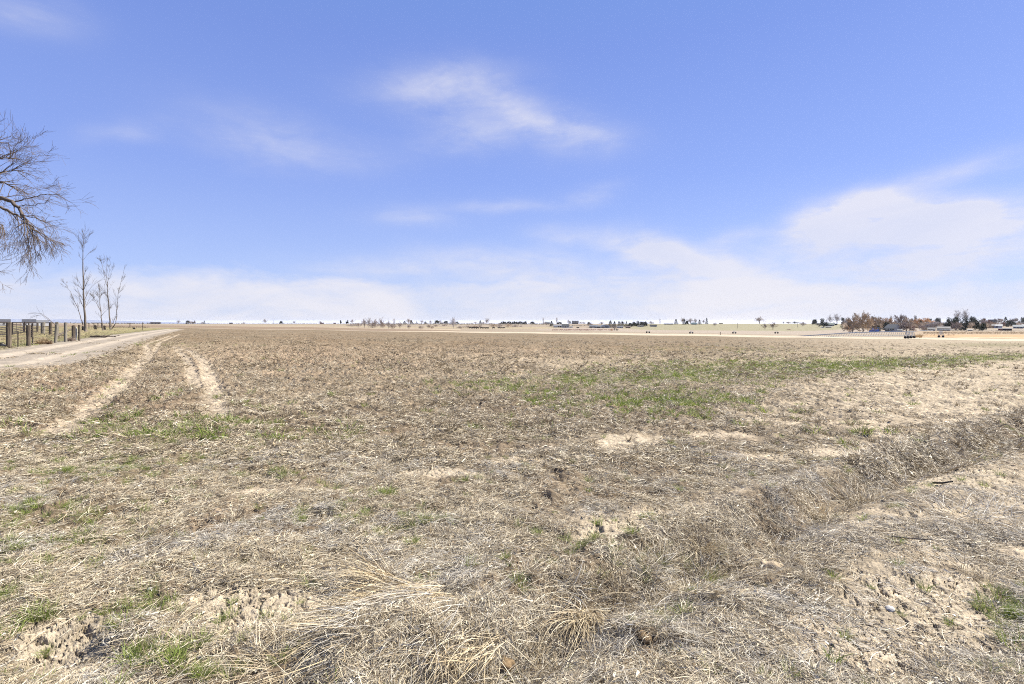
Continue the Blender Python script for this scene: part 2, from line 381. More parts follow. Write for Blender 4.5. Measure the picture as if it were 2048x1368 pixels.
def raw_mesh(name, V, F, cols=None):
    me = bpy.data.meshes.new(name)
    me.vertices.add(len(V)); me.vertices.foreach_set('co', np.ascontiguousarray(V, dtype=np.float32).ravel())
    F = np.ascontiguousarray(F, dtype=np.int32); k = F.shape[1]
    me.loops.add(F.size); me.loops.foreach_set('vertex_index', F.ravel())
    me.polygons.add(len(F)); me.polygons.foreach_set('loop_start', np.arange(0, F.size, k, dtype=np.int32))
    me.update(calc_edges=True)
    if cols is not None:
        for nm, arr in cols.items():
            if arr.ndim == 2:
                a = me.color_attributes.new(nm, 'FLOAT_COLOR', 'POINT')
                a.data.foreach_set('color', np.concatenate([arr, np.ones((len(arr), 1))], 1).astype(np.float32).ravel())
            else:
                a = me.attributes.new(nm, 'FLOAT', 'POINT'); a.data.foreach_set('value', arr.astype(np.float32))
    return me
def tag(o, label=None, cat=None, group=None, kind=None):
    if label: o['label'] = label
    if cat: o['category'] = cat
    if group: o['group'] = group
    if kind: o['kind'] = kind
    return o
def link(name, me, mat=None, parent=None, smooth=False, loc=None):
    o = bpy.data.objects.new(name, me); COL.objects.link(o)
    if mat is not None and me is not None and len(me.materials) == 0: me.materials.append(mat)
    if smooth: me.polygons.foreach_set('use_smooth', np.ones(len(me.polygons), dtype=bool))
    if parent is not None: o.parent = parent
    if loc is not None: o.location = loc
    return o

# ground material
def new_mat(name):
    m = bpy.data.materials.new(name); m.use_nodes = True
    t = NT(m.node_tree); t.n.clear()
    o = t.new('ShaderNodeOutputMaterial'); b = t.new('ShaderNodeBsdfPrincipled'); t.l.new(b.outputs[0], o.inputs[0])
    b.inputs['Roughness'].default_value = .85; b.inputs['Specular IOR Level'].default_value = .25
    return m, t, b
GM, t, b = new_mat('soil')
geo = t.new('ShaderNodeNewGeometry'); P = geo.outputs['Position']
col = t.attr('base')
dist = t.attr('dist', out='Fac')
nA = t.noise(P, 45, 5, .7); nB = t.noise(P, 9, 6, .72, .3); nC = t.noise(P, 2.2, 6, .7, .5); nD = t.noise(P, .5, 6, .68)
f1 = t.ss(nB, .30, .72, .70, 1.28); f2 = t.ss(nC, .3, .7, .80, 1.20); f3 = t.ss(nA, .3, .7, .80, 1.20); f4 = t.ss(nD, .3, .7, .84, 1.16)
k = t.m('MULTIPLY', t.m('MULTIPLY', f1, f2), t.m('MULTIPLY', f3, f4))
k = t.m('MULTIPLY_ADD', t.m('SUBTRACT', k, 1.0), t.attr('tex', out='Fac'), 1.0)
kc = t.new('ShaderNodeCombineXYZ'); [t.l.new(k, kc.inputs[i]) for i in range(3)]
c1 = t.vm('MULTIPLY', col, kc.outputs[0])
# scattered dark stubble and pale chaff specks
v1 = t.new('ShaderNodeTexVoronoi'); v1.inputs['Scale'].default_value = 26; t.l.new(t.vm('MULTIPLY', P, (1, .7, 1)), v1.inputs['Vector'])
sp = t.m('MULTIPLY', t.ss(v1.outputs['Distance'], .12, .30, 1, 0), t.ss(nC, .42, .6))
c2 = t.mix(t.m('MULTIPLY', sp, t.m('MULTIPLY', t.attr('tex', out='Fac'), .5)), c1, (.09, .065, .042))
v2 = t.new('ShaderNodeTexVoronoi'); v2.inputs['Scale'].default_value = 38; t.l.new(P, v2.inputs['Vector'])
sp2 = t.m('MULTIPLY', t.ss(v2.outputs['Distance'], .10, .22, 1, 0), t.ss(nB, .45, .6))
c3 = t.mix(t.m('MULTIPLY', sp2, t.m('MULTIPLY', t.attr('tex', out='Fac'), .5)), c2, (.38, .34, .27))
t.l.new(c3, b.inputs['Base Color'])
bm = t.new('ShaderNodeBump'); bm.inputs['Strength'].default_value = .8; bm.inputs['Distance'].default_value = .02
hh = t.m('ADD', t.m('MULTIPLY', nA, .35), nB)
t.l.new(hh, bm.inputs['Height'])
bm2 = t.new('ShaderNodeBump'); bm2.inputs['Strength'].default_value = .7; bm2.inputs['Distance'].default_value = .10
t.l.new(t.m('MULTIPLY', nC, t.attr('tex', out='Fac')), bm2.inputs['Height']); t.l.new(bm.outputs[0], bm2.inputs['Normal'])
t.l.new(bm2.outputs[0], b.inputs['Normal'])
b.inputs['Roughness'].default_value = .95; b.inputs['Specular IOR Level'].default_value = .1

tex = (1 - .6 * mroad) * (1 - .35 * sstep(mY, 205, 215))
idx = np.arange(nr * ncol).reshape(nr, ncol)
a_ = idx[:-1, :]; b_ = np.roll(idx, -1, 1)[:-1, :]; c_ = np.roll(idx, -1, 1)[1:, :]; d_ = idx[1:, :]
Q = np.stack([a_, b_, c_, d_], -1).reshape(-1, 4)[:, ::-1]
V = np.stack([gx, gy, gz], 1)
ctr = len(V)
qroad = mroad[Q].mean(1) > .5
qlane = (lane[Q].mean(1) > .5) & (far[Q].mean(1) > .5)
def sub(name, mask, extra=False):
    q = Q[mask]; used, inv = np.unique(q.ravel(), return_inverse=True)
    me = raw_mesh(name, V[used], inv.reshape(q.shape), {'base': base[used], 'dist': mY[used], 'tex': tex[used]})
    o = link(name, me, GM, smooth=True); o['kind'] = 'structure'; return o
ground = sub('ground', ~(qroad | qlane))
# cap the small hole under the camera
ring = V[idx[0]]; capV = np.concatenate([ring, [[0, 0, ring[:, 2].mean()]]]); n_ = len(ring)
road = sub('gravel_road', qroad); lane_o = sub('farm_lane', qlane)
me = raw_mesh('ground_patch', capV, np.array([[(i + 1) % n_, i, n_] for i in range(n_)]),
              {'base': np.ones((n_ + 1, 3)) * C(.4, .33, .25), 'dist': np.ones(n_ + 1), 'tex': np.ones(n_ + 1)})
capo = link('soil_underfoot', me, GM); capo['kind'] = 'structure'

# ---------------------------------------------------------------- generic materials
def simple(name, col, rough=.8, var=.25, scale=6, metal=0, bump=.0, spec=.25, objcol=False, stretch=(1, 1, 1)):
    m, t, b = new_mat(name)
    tcn = t.new('ShaderNodeTexCoord'); vv = t.vm('MULTIPLY', tcn.outputs['Object'], stretch)
    n = t.noise(vv, scale, 5, .65)
    f = t.ss(n, .25, .75, 1 - var, 1 + var)
    src = None if col is None else tuple(c * .60 for c in col)
    if objcol:
        oi = t.new('ShaderNodeObjectInfo'); src = t.vm('MULTIPLY', oi.outputs['Color'], (.60, .60, .60))
    kc = t.new('ShaderNodeCombineXYZ'); [t.l.new(f, kc.inputs[i]) for i in range(3)]
    t.l.new(t.vm('MULTIPLY', src, kc.outputs[0]), b.inputs['Base Color'])
    b.inputs['Roughness'].default_value = rough; b.inputs['Metallic'].default_value = metal; b.inputs['Specular IOR Level'].default_value = spec
    if bump:
        bp = t.new('ShaderNodeBump'); bp.inputs['Strength'].default_value = bump; bp.inputs['Distance'].default_value = .02
        t.l.new(n, bp.inputs['Height']); t.l.new(bp.outputs[0], b.inputs['Normal'])
    return m
M_tint = simple('tinted_foliage', None, .9, .25, 3, objcol=True, spec=.1)
M_paint = simple('tinted_paint', None, .6, .06, 2, objcol=True)
M_bark = simple('bark', (.15, .115, .09), .9, .35, 8, bump=.6, stretch=(1, 1, .2))
M_twig = simple('twig', (.19, .145, .115), .9, .3, 8)
M_bark2 = simple('grey_bark', (.19, .155, .125), .9, .35, 5, bump=.5, stretch=(1, 1, .2))
M_char = simple('charred_bark', (.035, .028, .024), .95, .4, 6)
M_post = simple('weathered_timber', (.17, .135, .10), .9, .45, 9, bump=.8, stretch=(1, 1, .12))
M_post2 = simple('grey_timber', (.30, .27, .22), .9, .4, 9, bump=.8, stretch=(1, 1, .12))
M_white = simple('white_board', (.66, .65, .62), .7, .12, 6)
M_metal = simple('rusty_pipe', (.06, .045, .04), .6, .3, 10)
M_galv = simple('galvanised_steel', (.60, .65, .68), .5, .1, 5)
M_tyre = simple('tyre_rubber', (.02, .02, .02), .9, .2, 8)
M_stone = simple('pale_stone', (.60, .57, .52), .8, .2, 14, bump=.6)
M_dark = simple('dark_opening', (.03, .032, .036), .5, .1, 3)

def straw_mat(name, ramp, trans=.12):
    m, t, b = new_mat(name)
    a = t.attr('bv', out='Fac'); oi = t.new('ShaderNodeObjectInfo')
    r = t.m('FRACT', t.m('ADD', a, t.m('MULTIPLY', t.attr('tint', 'INSTANCER', 'Fac'), .6)))
    cr = t.new('ShaderNodeValToRGB'); el_ = cr.color_ramp.elements
    el_[0].position = 0; el_[0].color = (*ramp[0], 1); el_[1].position = 1; el_[1].color = (*ramp[-1], 1)
    for i, c in enumerate(ramp[1:-1]):
        e = el_.new((i + 1) / (len(ramp) - 1)); e.color = (*c, 1)
    for e in el_: e.color = tuple(v * m_ for v, m_ in zip(e.color[:3], (.645, .628, .578))) + (1,)
    t.l.new(r, cr.inputs[0]); t.l.new(cr.outputs[0], b.inputs['Base Color'])
    b.inputs['Roughness'].default_value = .6; b.inputs['Specular IOR Level'].default_value = .35
    tr = t.new('ShaderNodeBsdfTranslucent'); t.l.new(cr.outputs[0], tr.inputs[0])
    mx = t.new('ShaderNodeMixShader'); mx.inputs[0].default_value = trans
    t.l.new(b.outputs[0], mx.inputs[1]); t.l.new(tr.outputs[0], mx.inputs[2])
    o = [n for n in t.n if n.type == 'OUTPUT_MATERIAL'][0]; t.l.new(mx.outputs[0], o.inputs[0])
    return m
M_straw = straw_mat('dry_straw', [(.74, .66, .50), (.40, .31, .20), (.95, .90, .76), (.56, .44, .27), (.30, .24, .17), (.82, .76, .63), (.16, .11, .07), (.62, .54, .41), (.90, .80, .60)])
M_gold = straw_mat('golden_straw', [(.74, .62, .42), (.58, .45, .27), (.84, .75, .56), (.48, .37, .23), (.70, .60, .43)])
M_grey = straw_mat('grey_straw', [(.62, .59, .53), (.90, .87, .80), (.30, .26, .22), (.78, .74, .67), (.20, .165, .13), (.55, .48, .39), (.95, .92, .86)])
M_brown = straw_mat('brown_stubble', [(.37, .30, .20), (.26, .20, .13), (.50, .43, .31), (.32, .25, .165)])
M_green = straw_mat('green_blades', [(.20, .29, .05), (.32, .42, .08), (.14, .20, .04), (.44, .47, .16), (.25, .34, .07)], .35)

# ---------------------------------------------------------------- blades (numpy ribbons)
def blades(rng, n, base_r, length, width, lie, droop, seg=4, flat=.0, dirn=None, spread=PI, center_lean=True, zlift=0.0):
    """n ribbons; lie = elevation range (rad), returns verts, faces, value"""
    ang = rng.uniform(0, 2 * PI, n); rad = base_r * np.sqrt(rng.uniform(0, 1, n))
    bx = rad * np.cos(ang); by = rad * np.sin(ang)
    if dirn is None:
        da = rng.uniform(0, 2 * PI, n) if not center_lean else ang + rng.normal(0, .7, n)
    else: da = dirn + rng.normal(0, spread, n)
    L = rng.uniform(length[0], length[1], n); w = rng.uniform(width[0], width[1], n)
    el0 = rng.uniform(lie[0], lie[1], n); dr = rng.uniform(droop[0], droop[1], n)
    curl = rng.normal(0, .5, n); roll = rng.uniform(-1.2, 1.2, n)
    p = np.stack([bx, by, np.full(n, zlift) + rng.uniform(0, .012, n)], 1)
    allp = [p.copy()]; dirs = []
    e = el0.copy(); a = da.copy()
    for s in range(seg):
        d = np.stack([np.cos(e) * np.cos(a), np.cos(e) * np.sin(a), np.sin(e)], 1)
        dirs.append(d); p = p + d * (L / seg)[:, None]
        p[:, 2] = np.maximum(p[:, 2], .002 + zlift * .2)
        allp.append(p.copy()); e = e - dr / seg; a = a + curl / seg
    dirs.append(dirs[-1])
    V_ = []; 
    for s in range(seg + 1):
        d = dirs[s]; side = np.cross(d, np.array([0, 0, 1.0])); nn = np.linalg.norm(side, axis=1, keepdims=True); side = side / np.maximum(nn, 1e-4)
        up = np.cross(side, d); sv = side * np.cos(roll)[:, None] + up * np.sin(roll)[:, None]
        ww = w * (1 - (s / seg) ** 1.6 * .8) * .5
        V_.append(allp[s] - sv * ww[:, None]); V_.append(allp[s] + sv * ww[:, None])
    V_ = np.stack(V_, 1)                      # n, 2(seg+1), 3
    k = 2 * (seg + 1); F_ = []
    for s in range(seg): F_.append([2 * s, 2 * s + 1, 2 * s + 3, 2 * s + 2])
    F_ = (np.array(F_)[None] + (np.arange(n) * k)[:, None, None]).reshape(-1, 4)
    bv = np.repeat(rng.uniform(0, 1, n), k)
    return V_.reshape(-1, 3), F_, bv
def joinB(parts):
    V_, F_, B_ = [], [], []; o = 0
    for v, f, b in parts: V_.append(v); F_.append(f + o); B_.append(b); o += len(v)
    return np.concatenate(V_), np.concatenate(F_), np.concatenate(B_)
def blade_obj(name, parts, mat, linked=False, **kw):
    v, f, bv = joinB(parts); me = raw_mesh(name, v, f, {'bv': bv}); me.materials.append(mat)
    if linked: return link(name, me, None, **kw)
    return bpy.data.objects.new(name, me)

rngs = np.random.default_rng(4)
def scatter(name, sources, pts, rots, scales, tints, mat, label):
    """one stuff object: points carry rotation, scale, tint and the index of the clump they show"""
    n = len(pts); me = bpy.data.meshes.new(name); me.vertices.add(n)
    me.vertices.foreach_set('co', pts.astype(np.float32).ravel())
    for nm, ty, arr in (('rot', 'FLOAT_VECTOR', rots), ('scl', 'FLOAT', scales), ('tnt', 'FLOAT', tints)):
        a = me.attributes.new(nm, ty, 'POINT'); a.data.foreach_set('vector' if ty == 'FLOAT_VECTOR' else 'value', arr.astype(np.float32).ravel())
    ki = rngs.integers(0, len(sources), n)
    a = me.attributes.new('pick', 'INT', 'POINT'); a.data.foreach_set('value', ki.astype(np.int32))
    o = link(name, me); me.materials.append(mat)
    ng = bpy.data.node_groups.new(name, 'GeometryNodeTree')
    ng.interface.new_socket('Geometry', in_out='INPUT', socket_type='NodeSocketGeometry'); ng.interface.new_socket('Geometry', in_out='OUTPUT', socket_type='NodeSocketGeometry')
    gi = ng.nodes.new('NodeGroupInput'); go = ng.nodes.new('NodeGroupOutput')
    jn = ng.nodes.new('GeometryNodeJoinGeometry')
    def nattr(nm, ty):
        q = ng.nodes.new('GeometryNodeInputNamedAttribute'); q.data_type = ty; q.inputs[0].default_value = nm; return q.outputs[0]
    m2p = ng.nodes.new('GeometryNodeMeshToPoints'); ng.links.new(gi.outputs[0], m2p.inputs[0])
    for k, s_ in enumerate(sources):
        oi = ng.nodes.new('GeometryNodeObjectInfo'); oi.inputs[0].default_value = s_
        ip = ng.nodes.new('GeometryNodeInstanceOnPoints')
        cmp = ng.nodes.new('FunctionNodeCompare'); cmp.data_type = 'INT'; cmp.operation = 'EQUAL'
        ng.links.new(nattr('pick', 'INT'), cmp.inputs[2]); cmp.inputs[3].default_value = k
        ng.links.new(m2p.outputs[0], ip.inputs['Points']); ng.links.new(cmp.outputs[0], ip.inputs['Selection'])
        ng.links.new(oi.outputs['Geometry'], ip.inputs['Instance'])
        e2r = ng.nodes.new('FunctionNodeEulerToRotation'); ng.links.new(nattr('rot', 'FLOAT_VECTOR'), e2r.inputs[0]); ng.links.new(e2r.outputs[0], ip.inputs['Rotation'])
        ng.links.new(nattr('scl', 'FLOAT'), ip.inputs['Scale'])
        st = ng.nodes.new('GeometryNodeStoreNamedAttribute'); st.domain = 'INSTANCE'; st.data_type = 'FLOAT'
        st.inputs['Name'].default_value = 'tint'
        ng.links.new(ip.outputs[0], st.inputs[0]); ng.links.new(nattr('tnt', 'FLOAT'), st.inputs['Value'])
        ng.links.new(st.outputs[0], jn.inputs[0])
    ng.links.new(jn.outputs[0], go.inputs[0])
    md = o.modifiers.new('scatter', 'NODES'); md.node_group = ng
    tag(o, label, None, None, 'stuff'); return o
def slopes(x, y):
    e = .10; hx = (height(x + e, y, False) - height(x - e, y, False)) / (2 * e); hy = (height(x, y + e, False) - height(x, y - e, False)) / (2 * e)
    return hx, hy
def rot_from(x, y, rng, keep=1.0):
    hx, hy = slopes(x, y); hx = hx * keep; hy = hy * keep; yaw = rng.uniform(0, 2 * PI, len(x))
    # euler: yaw about z then tilt to the slope  (R = Rx*Ry after Rz)
    out = np.zeros((len(x), 3))
    ty = -np.arctan(hx); tx = np.arctan(hy)
    # compose tilt * yaw, read back XYZ euler
    cz, sz = np.cos(yaw), np.sin(yaw); cy, sy = np.cos(ty), np.sin(ty); cx, sx_ = np.cos(tx), np.sin(tx)
    # T = Ry(ty) @ Rx(tx);  M = T @ Rz
    T = np.zeros((len(x), 3, 3))
    T[:, 0, 0] = cy; T[:, 0, 1] = sy * sx_; T[:, 0, 2] = sy * cx
    T[:, 1, 1] = cx; T[:, 1, 2] = -sx_
    T[:, 2, 0] = -sy; T[:, 2, 1] = cy * sx_; T[:, 2, 2] = cy * cx
    Z = np.zeros((len(x), 3, 3)); Z[:, 0, 0] = cz; Z[:, 0, 1] = -sz; Z[:, 1, 0] = sz; Z[:, 1, 1] = cz; Z[:, 2, 2] = 1
    Mx = T @ Z
    out[:, 1] = -np.arcsin(np.clip(Mx[:, 2, 0], -1, 1)); out[:, 0] = np.arctan2(Mx[:, 2, 1], Mx[:, 2, 2]); out[:, 2] = np.arctan2(Mx[:, 1, 0], Mx[:, 0, 0])
    return out
def sample(rng, n, y0, y1, umax=1.2, power=1.0):
    """random ground points in the wedge ahead, density falling with distance"""
    t = rng.uniform(0, 1, n); Y = y0 * (y1 / y0) ** (t ** power); u = rng.uniform(-umax, umax, n)
    x = u * Y
    if y1 < 25:      # some cover just beyond the picture's edges as well
        m = n // 2; Y2 = rng.uniform(.4 if y0 < 3 else y0, y1, m); x2 = (umax * Y2 + rng.uniform(0, 3.5, m)) * rng.choice([-1, 1], m)
        m3 = n // 12 if y0 < 3 else 0; Y3 = rng.uniform(-.8, 1.5, m3); x3 = rng.uniform(-3, 3, m3)
        x = np.concatenate([x, x2, x3]); Y = np.concatenate([Y, Y2, Y3])
    return x, Y
rng = np.random.default_rng(11)
# clump sources
def litter(mat, n, rad, L, w, lie, nwide):
    return blade_obj('litter_clump', [blades(rng, n, rad, L, w, lie, (-.2, .8), 3, center_lean=False),
        blades(rng, nwide, rad, (L[0] * .6, L[0] * 1.6), (w[1] * 1.4, w[1] * 3.2), (-.05, .3), (-.5, 1.2), 2, center_lean=False)], mat)
lit_near = [litter(M_straw, 62, .11, (.02, .095), (.0013, .0034), (-.05, .28), 9) for _ in range(7)]
lit_long = [litter(M_straw, 26, .13, (.08, .20), (.0016, .0036), (-.03, .22), 2) for _ in range(4)]
lit_mid = [litter(M_straw, 80, .22, (.03, .11), (.0035, .007), (-.05, .35), 8) for _ in range(5)]
lit_mid_b = [litter(M_brown, 80, .22, (.03, .11), (.0035, .007), (-.05, .35), 8) for _ in range(3)]
lit_far = [litter(M_straw, 70, .5, (.06, .18), (.010, .020), (0, .5), 6) for _ in range(4)]
lit_far_b = [litter(M_brown, 70, .5, (.06, .18), (.010, .020), (0, .5), 6) for _ in range(4)]
grey_near = [litter(M_grey, 66, .12, (.03, .12), (.0012, .003), (-.05, .28), 8) for _ in range(5)]
tuft_near = [blade_obj('tuft_clump', [blades(rng, 46, .035, (.06, .17), (.0016, .0034), (.5, 1.4), (.4, 1.9), 5)], M_straw) for _ in range(4)]
tuft_mid = [blade_obj('tuft_clump', [blades(rng, 34, .06, (.07, .16), (.004, .009), (.4, 1.4), (.3, 1.6), 3)], M_brown) for _ in range(3)]
tuft_far = [blade_obj('tuft_clump', [blades(rng, 22, .10, (.08, .18), (.012, .03), (.4, 1.4), (.3, 1.4), 2)], M_brown) for _ in range(3)]
green_near = [blade_obj('green_clump', [blades(rng, 42, .035, (.04, .10), (.0018, .0036), (.6, 1.5), (.2, 1.3), 4)], M_green) for _ in range(3)]
green_mid = [blade_obj('green_clump', [blades(rng, 30, .10, (.04, .11), (.005, .010), (.5, 1.4), (.2, 1.2), 3)], M_green) for _ in range(3)]
green_far = [blade_obj('green_clump', [blades(rng, 26, .28, (.05, .14), (.014, .03), (.4, 1.3), (.2, 1.0), 2)], M_green) for _ in range(3)]

def do_scatter(name, src, n, y0, y1, prob, scl, mat, label, umax=1.2, power=1.0, keep=1.0):
    x, y = sample(rng, n, y0, y1, umax, power)
    mk = masks(x, y); p = prob(x, y, *mk)
    ok = rng.uniform(0, 1, len(x)) < p; x = x[ok]; y = y[ok]
    z = height(x, y, False) - .004
    return scatter(name, src, np.stack([x, y, z], 1), rot_from(x, y, rng, keep), rng.uniform(scl[0], scl[1], len(x)), rng.uniform(0, 1, len(x)), mat, label)
thick = lambda x, y: np.clip(.58 + 1.9 * fbm(x * 1.1, y * 1.1, 3, 201), .05, 1)
def cover(k):
    def f(x, y, g, ba, br, rd, rt, ex):
        d, _, _ = seg_dist(x, y, RUTS[0][0]); hx, hy = G(128, 1290)
        hole = np.exp(-(((x - hx) / .3) ** 2 + ((y - hy) / .2) ** 2) ** 2)
        return k * thick(x, y) * (1 - .985 * sstep(ba, .12, .42)) * (1 - .97 * rd) * (1 - sstep(rt, .12, .5)) * (1 - hole)
    return f
do_scatter('long_straw', lit_long, 5000, 1.4, 6.5, lambda x, y, g, ba, br, rd, rt, ex: .8 * (1 - .97 * sstep(ba, .15, .45)) * (fbm(x * 1.4, y * 1.4, 2, 71) > .0) * (1 - rt), (.6, 1.2), M_straw, 'longer bleached stems lying on the near thatch')
do_scatter('straw_litter', lit_near, 34000, 1.4, 7.5, cover(1.0), (.7, 1.4), M_straw, 'matted dry straw litter lying over the near soil')
do_scatter('grey_straw_litter', grey_near, 15000, 1.4, 7.0, lambda x, y, g, ba, br, rd, rt, ex: .9 * (fbm(x * .9, y * .9, 3, 301) > .12) * (1 - .97 * sstep(ba, .15, .6)) * (1 - rt), (.6, 1.2), M_grey, 'grey weathered grass stems matted over the near soil')
do_scatter('field_litter', lit_mid + lit_mid_b, 26000, 6, 22, cover(.7), (.8, 1.5), M_straw, 'dry straw litter spread over the middle of the field')
do_scatter('distant_litter', lit_far_b, 6000, 18, 80, cover(.8), (.8, 1.6), M_straw, 'thin straw litter far out on the tan field', power=1.1)
do_scatter('dry_grass', tuft_near, 2200, 1.5, 8, lambda x, y, g, ba, br, rd, rt, ex: (.30 + .5 * (fbm(x * 1.6, y * 1.6, 2, 401) > .12)) * (1 - .95 * sstep(ba, .15, .5)) * (1 - rt), (.4, 1.0), M_straw, 'short dry grass standing in the near ground')
do_scatter('field_stubble', tuft_mid, 6500, 7, 30, lambda x, y, g, ba, br, rd, rt, ex: (.18 + .6 * br) * (1 - .8 * sstep(ba, .3, .8)) * (1 - rd) * (1 - sstep(rt, 0, .3)), (.6, 1.3), M_brown, 'brown stubble standing in the middle of the field')
do_scatter('distant_stubble', tuft_far, 9000, 25, 150, lambda x, y, g, ba, br, rd, rt, ex: .45 * (1 - rd) * (1 - rt) * (.4 + .6 * (fbm(x * .1, y * .1, 2, 7) > -.1)), (.6, 1.3), M_brown, 'brown stubble far out on the field')
do_scatter('green_grass', green_near, 26000, 1.5, 8, lambda x, y, g, ba, br, rd, rt, ex: np.clip(g * 1.1, 0, 1) * (fbm(x * 4.2, y * 4.2, 2, 501) > .02) + .014, (.45, 1.05), M_green, 'fresh green grass sprouting through the near straw')
do_scatter('field_green_grass', green_mid, 42000, 7, 28, lambda x, y, g, ba, br, rd, rt, ex: np.clip(g, 0, 1) * .95 * (fbm(x * 3.4, y * 3.4, 2, 502) > .0) + .006, (.75, 1.6), M_green, 'fresh green grass patches in the middle of the field')
do_scatter('distant_green_grass', green_far, 16000, 24, 75, lambda x, y, g, ba, br, rd, rt, ex: np.clip(g, 0, 1) * .9, (.6, 1.2), M_green, 'green grass strip on the right of the field')
# crumbs of soil
M_crumb = simple('soil_crumb', (.60, .48, .335), .95, .3, 40, bump=.5)
def crumb(seed):
    import bmesh
    b_m = bmesh.new(); bmesh.ops.create_icosphere(b_m, subdivisions=1, radius=1.0); r_ = random.Random(seed)
    for v in b_m.verts: v.co *= r_.uniform(.6, 1.25); v.co.z *= .65
    me = bpy.data.meshes.new('soil_crumb'); b_m.to_mesh(me); b_m.free(); me.materials.append(M_crumb); return bpy.data.objects.new('soil_crumb', me)
crumbs = [crumb(i) for i in range(6)]
do_scatter('soil_crumbs', crumbs, 26000, 1.4, 8, lambda x, y, g, ba, br, rd, rt, ex: .55 * (.3 + .7 * (fbm(x * 2.5, y * 2.5, 2, 91) > -.05)), (.003, .012), M_crumb, 'small crumbs and clods of pale soil over the near ground', keep=0)
do_scatter('field_clods', crumbs, 24000, 6, 45, lambda x, y, g, ba, br, rd, rt, ex: (.25 + .75 * br) * (.25 + .75 * (fbm(x * .9, y * .9, 2, 93) > 0)), (.010, .038), M_crumb, 'broken clods of soil out on the worked field', keep=0)
# bank of the ditch
ditch_src = [blade_obj('tuft_clump', [blades(rng, 46, .05, (.05, .16), (.0018, .004), (.3, 1.4), (.4, 1.9), 4)], M_brown if k_ % 3 == 0 else (M_grey if k_ % 3 == 1 else M_straw)) for k_ in range(6)]
def ditch_p(x, y, g, ba, br, rd, rt, ex):
    d, _, s_ = seg_dist(x, y, DITCH); return .9 * np.exp(-((d * np.where(s_ > 0, 1, -1) + .12) / .18) ** 2) * (.35 + .65 * (fbm(x * 1.6, y * 1.6, 2, 68) > -.1))
do_scatter('ditch_grass', ditch_src, 9000, 1.6, 9.5, ditch_p, (.6, 1.3), M_straw, 'dry grass hanging over both banks of the shallow ditch')

DITCH2 = [(a + .95, b - .95) for a, b in DITCH]
def ditch2_p(x, y, g, ba, br, rd, rt, ex):
    d, _, s_ = seg_dist(x, y, DITCH2); return .55 * np.exp(-(d / .22) ** 2) * (fbm(x * 1.5, y * 1.5, 2, 66) > -.02)
do_scatter('bank_grass', ditch_src, 4200, 1.6, 9.5, ditch2_p, (.5, 1.0), M_straw, 'sparse line of dry grass on the low bank right of the ditch')
# ---------------------------------------------------------------- mesh builder
class MB:
    def __init__(s): s.v = []; s.f = []
    def add(s, vs, fs):
        o = len(s.v); s.v.extend([tuple(p) for p in vs]); s.f.extend([tuple(i + o for i in f) for f in fs]); return s
    def box(s, cx, cy, cz, sx, sy, sz, rot=0.0, tilt=None):
        vs = [Vector((i * sx / 2, j * sy / 2, k * sz / 2)) for k in (-1, 1) for j in (-1, 1) for i in (-1, 1)]
        m = Matrix.Rotation(rot, 4, 'Z')
        if tilt is not None: m = m @ tilt
        vs = [m @ v + Vector((cx, cy, cz)) for v in vs]
        return s.add(vs, [(0, 2, 3, 1), (4, 5, 7, 6), (0, 1, 5, 4), (2, 6, 7, 3), (0, 4, 6, 2), (1, 3, 7, 5)])
    def tube(s, pts, rad, n=5, cap=True):
        o = len(s.v); pts = [Vector(p) for p in pts]
        if not hasattr(rad, '__len__'): rad = [rad] * len(pts)
        up = Vector((0, 0, 1))
        for i, p in enumerate(pts):
            d = (pts[min(i + 1, len(pts) - 1)] - pts[max(i - 1, 0)]).normalized()
            a = d.cross(up if abs(d.z) < .95 else Vector((1, 0, 0))).normalized(); b_ = d.cross(a)
            for k in range(n):
                t_ = 2 * PI * k / n; s.v.append(tuple(p + (a * math.cos(t_) + b_ * math.sin(t_)) * rad[i]))
        for i in range(len(pts) - 1):
            for k in range(n):
                s.f.append((o + i * n + k, o + i * n + (k + 1) % n, o + (i + 1) * n + (k + 1) % n, o + (i + 1) * n + k))
        if cap and n > 2:
            s.f.append(tuple(o + k for k in range(n))); s.f.append(tuple(o + (len(pts) - 1) * n + k for k in reversed(range(n))))
        return s
    def mesh(s, name):
        me = bpy.data.meshes.new(name); me.from_pydata(s.v, [], s.f); me.update(); return me
    def build(s, name, mat, parent=None, smooth=False, loc=None, col=None):
        o = link(name, s.mesh(name), mat, parent, smooth, loc)
        if col is not None: o.color = (*col, 1)
        return o
def empty(name, loc, rz=0.0, scale=None):
    o = bpy.data.objects.new(name, None); COL.objects.link(o); o.location = loc; o.rotation_euler = (0, 0, rz); o.empty_display_size = .2
    if scale is not None: o.scale = scale
    return o
def zg(x, y): return float(height(np.array([x]), np.array([y]), False)[0])
rnd = random.Random(5)

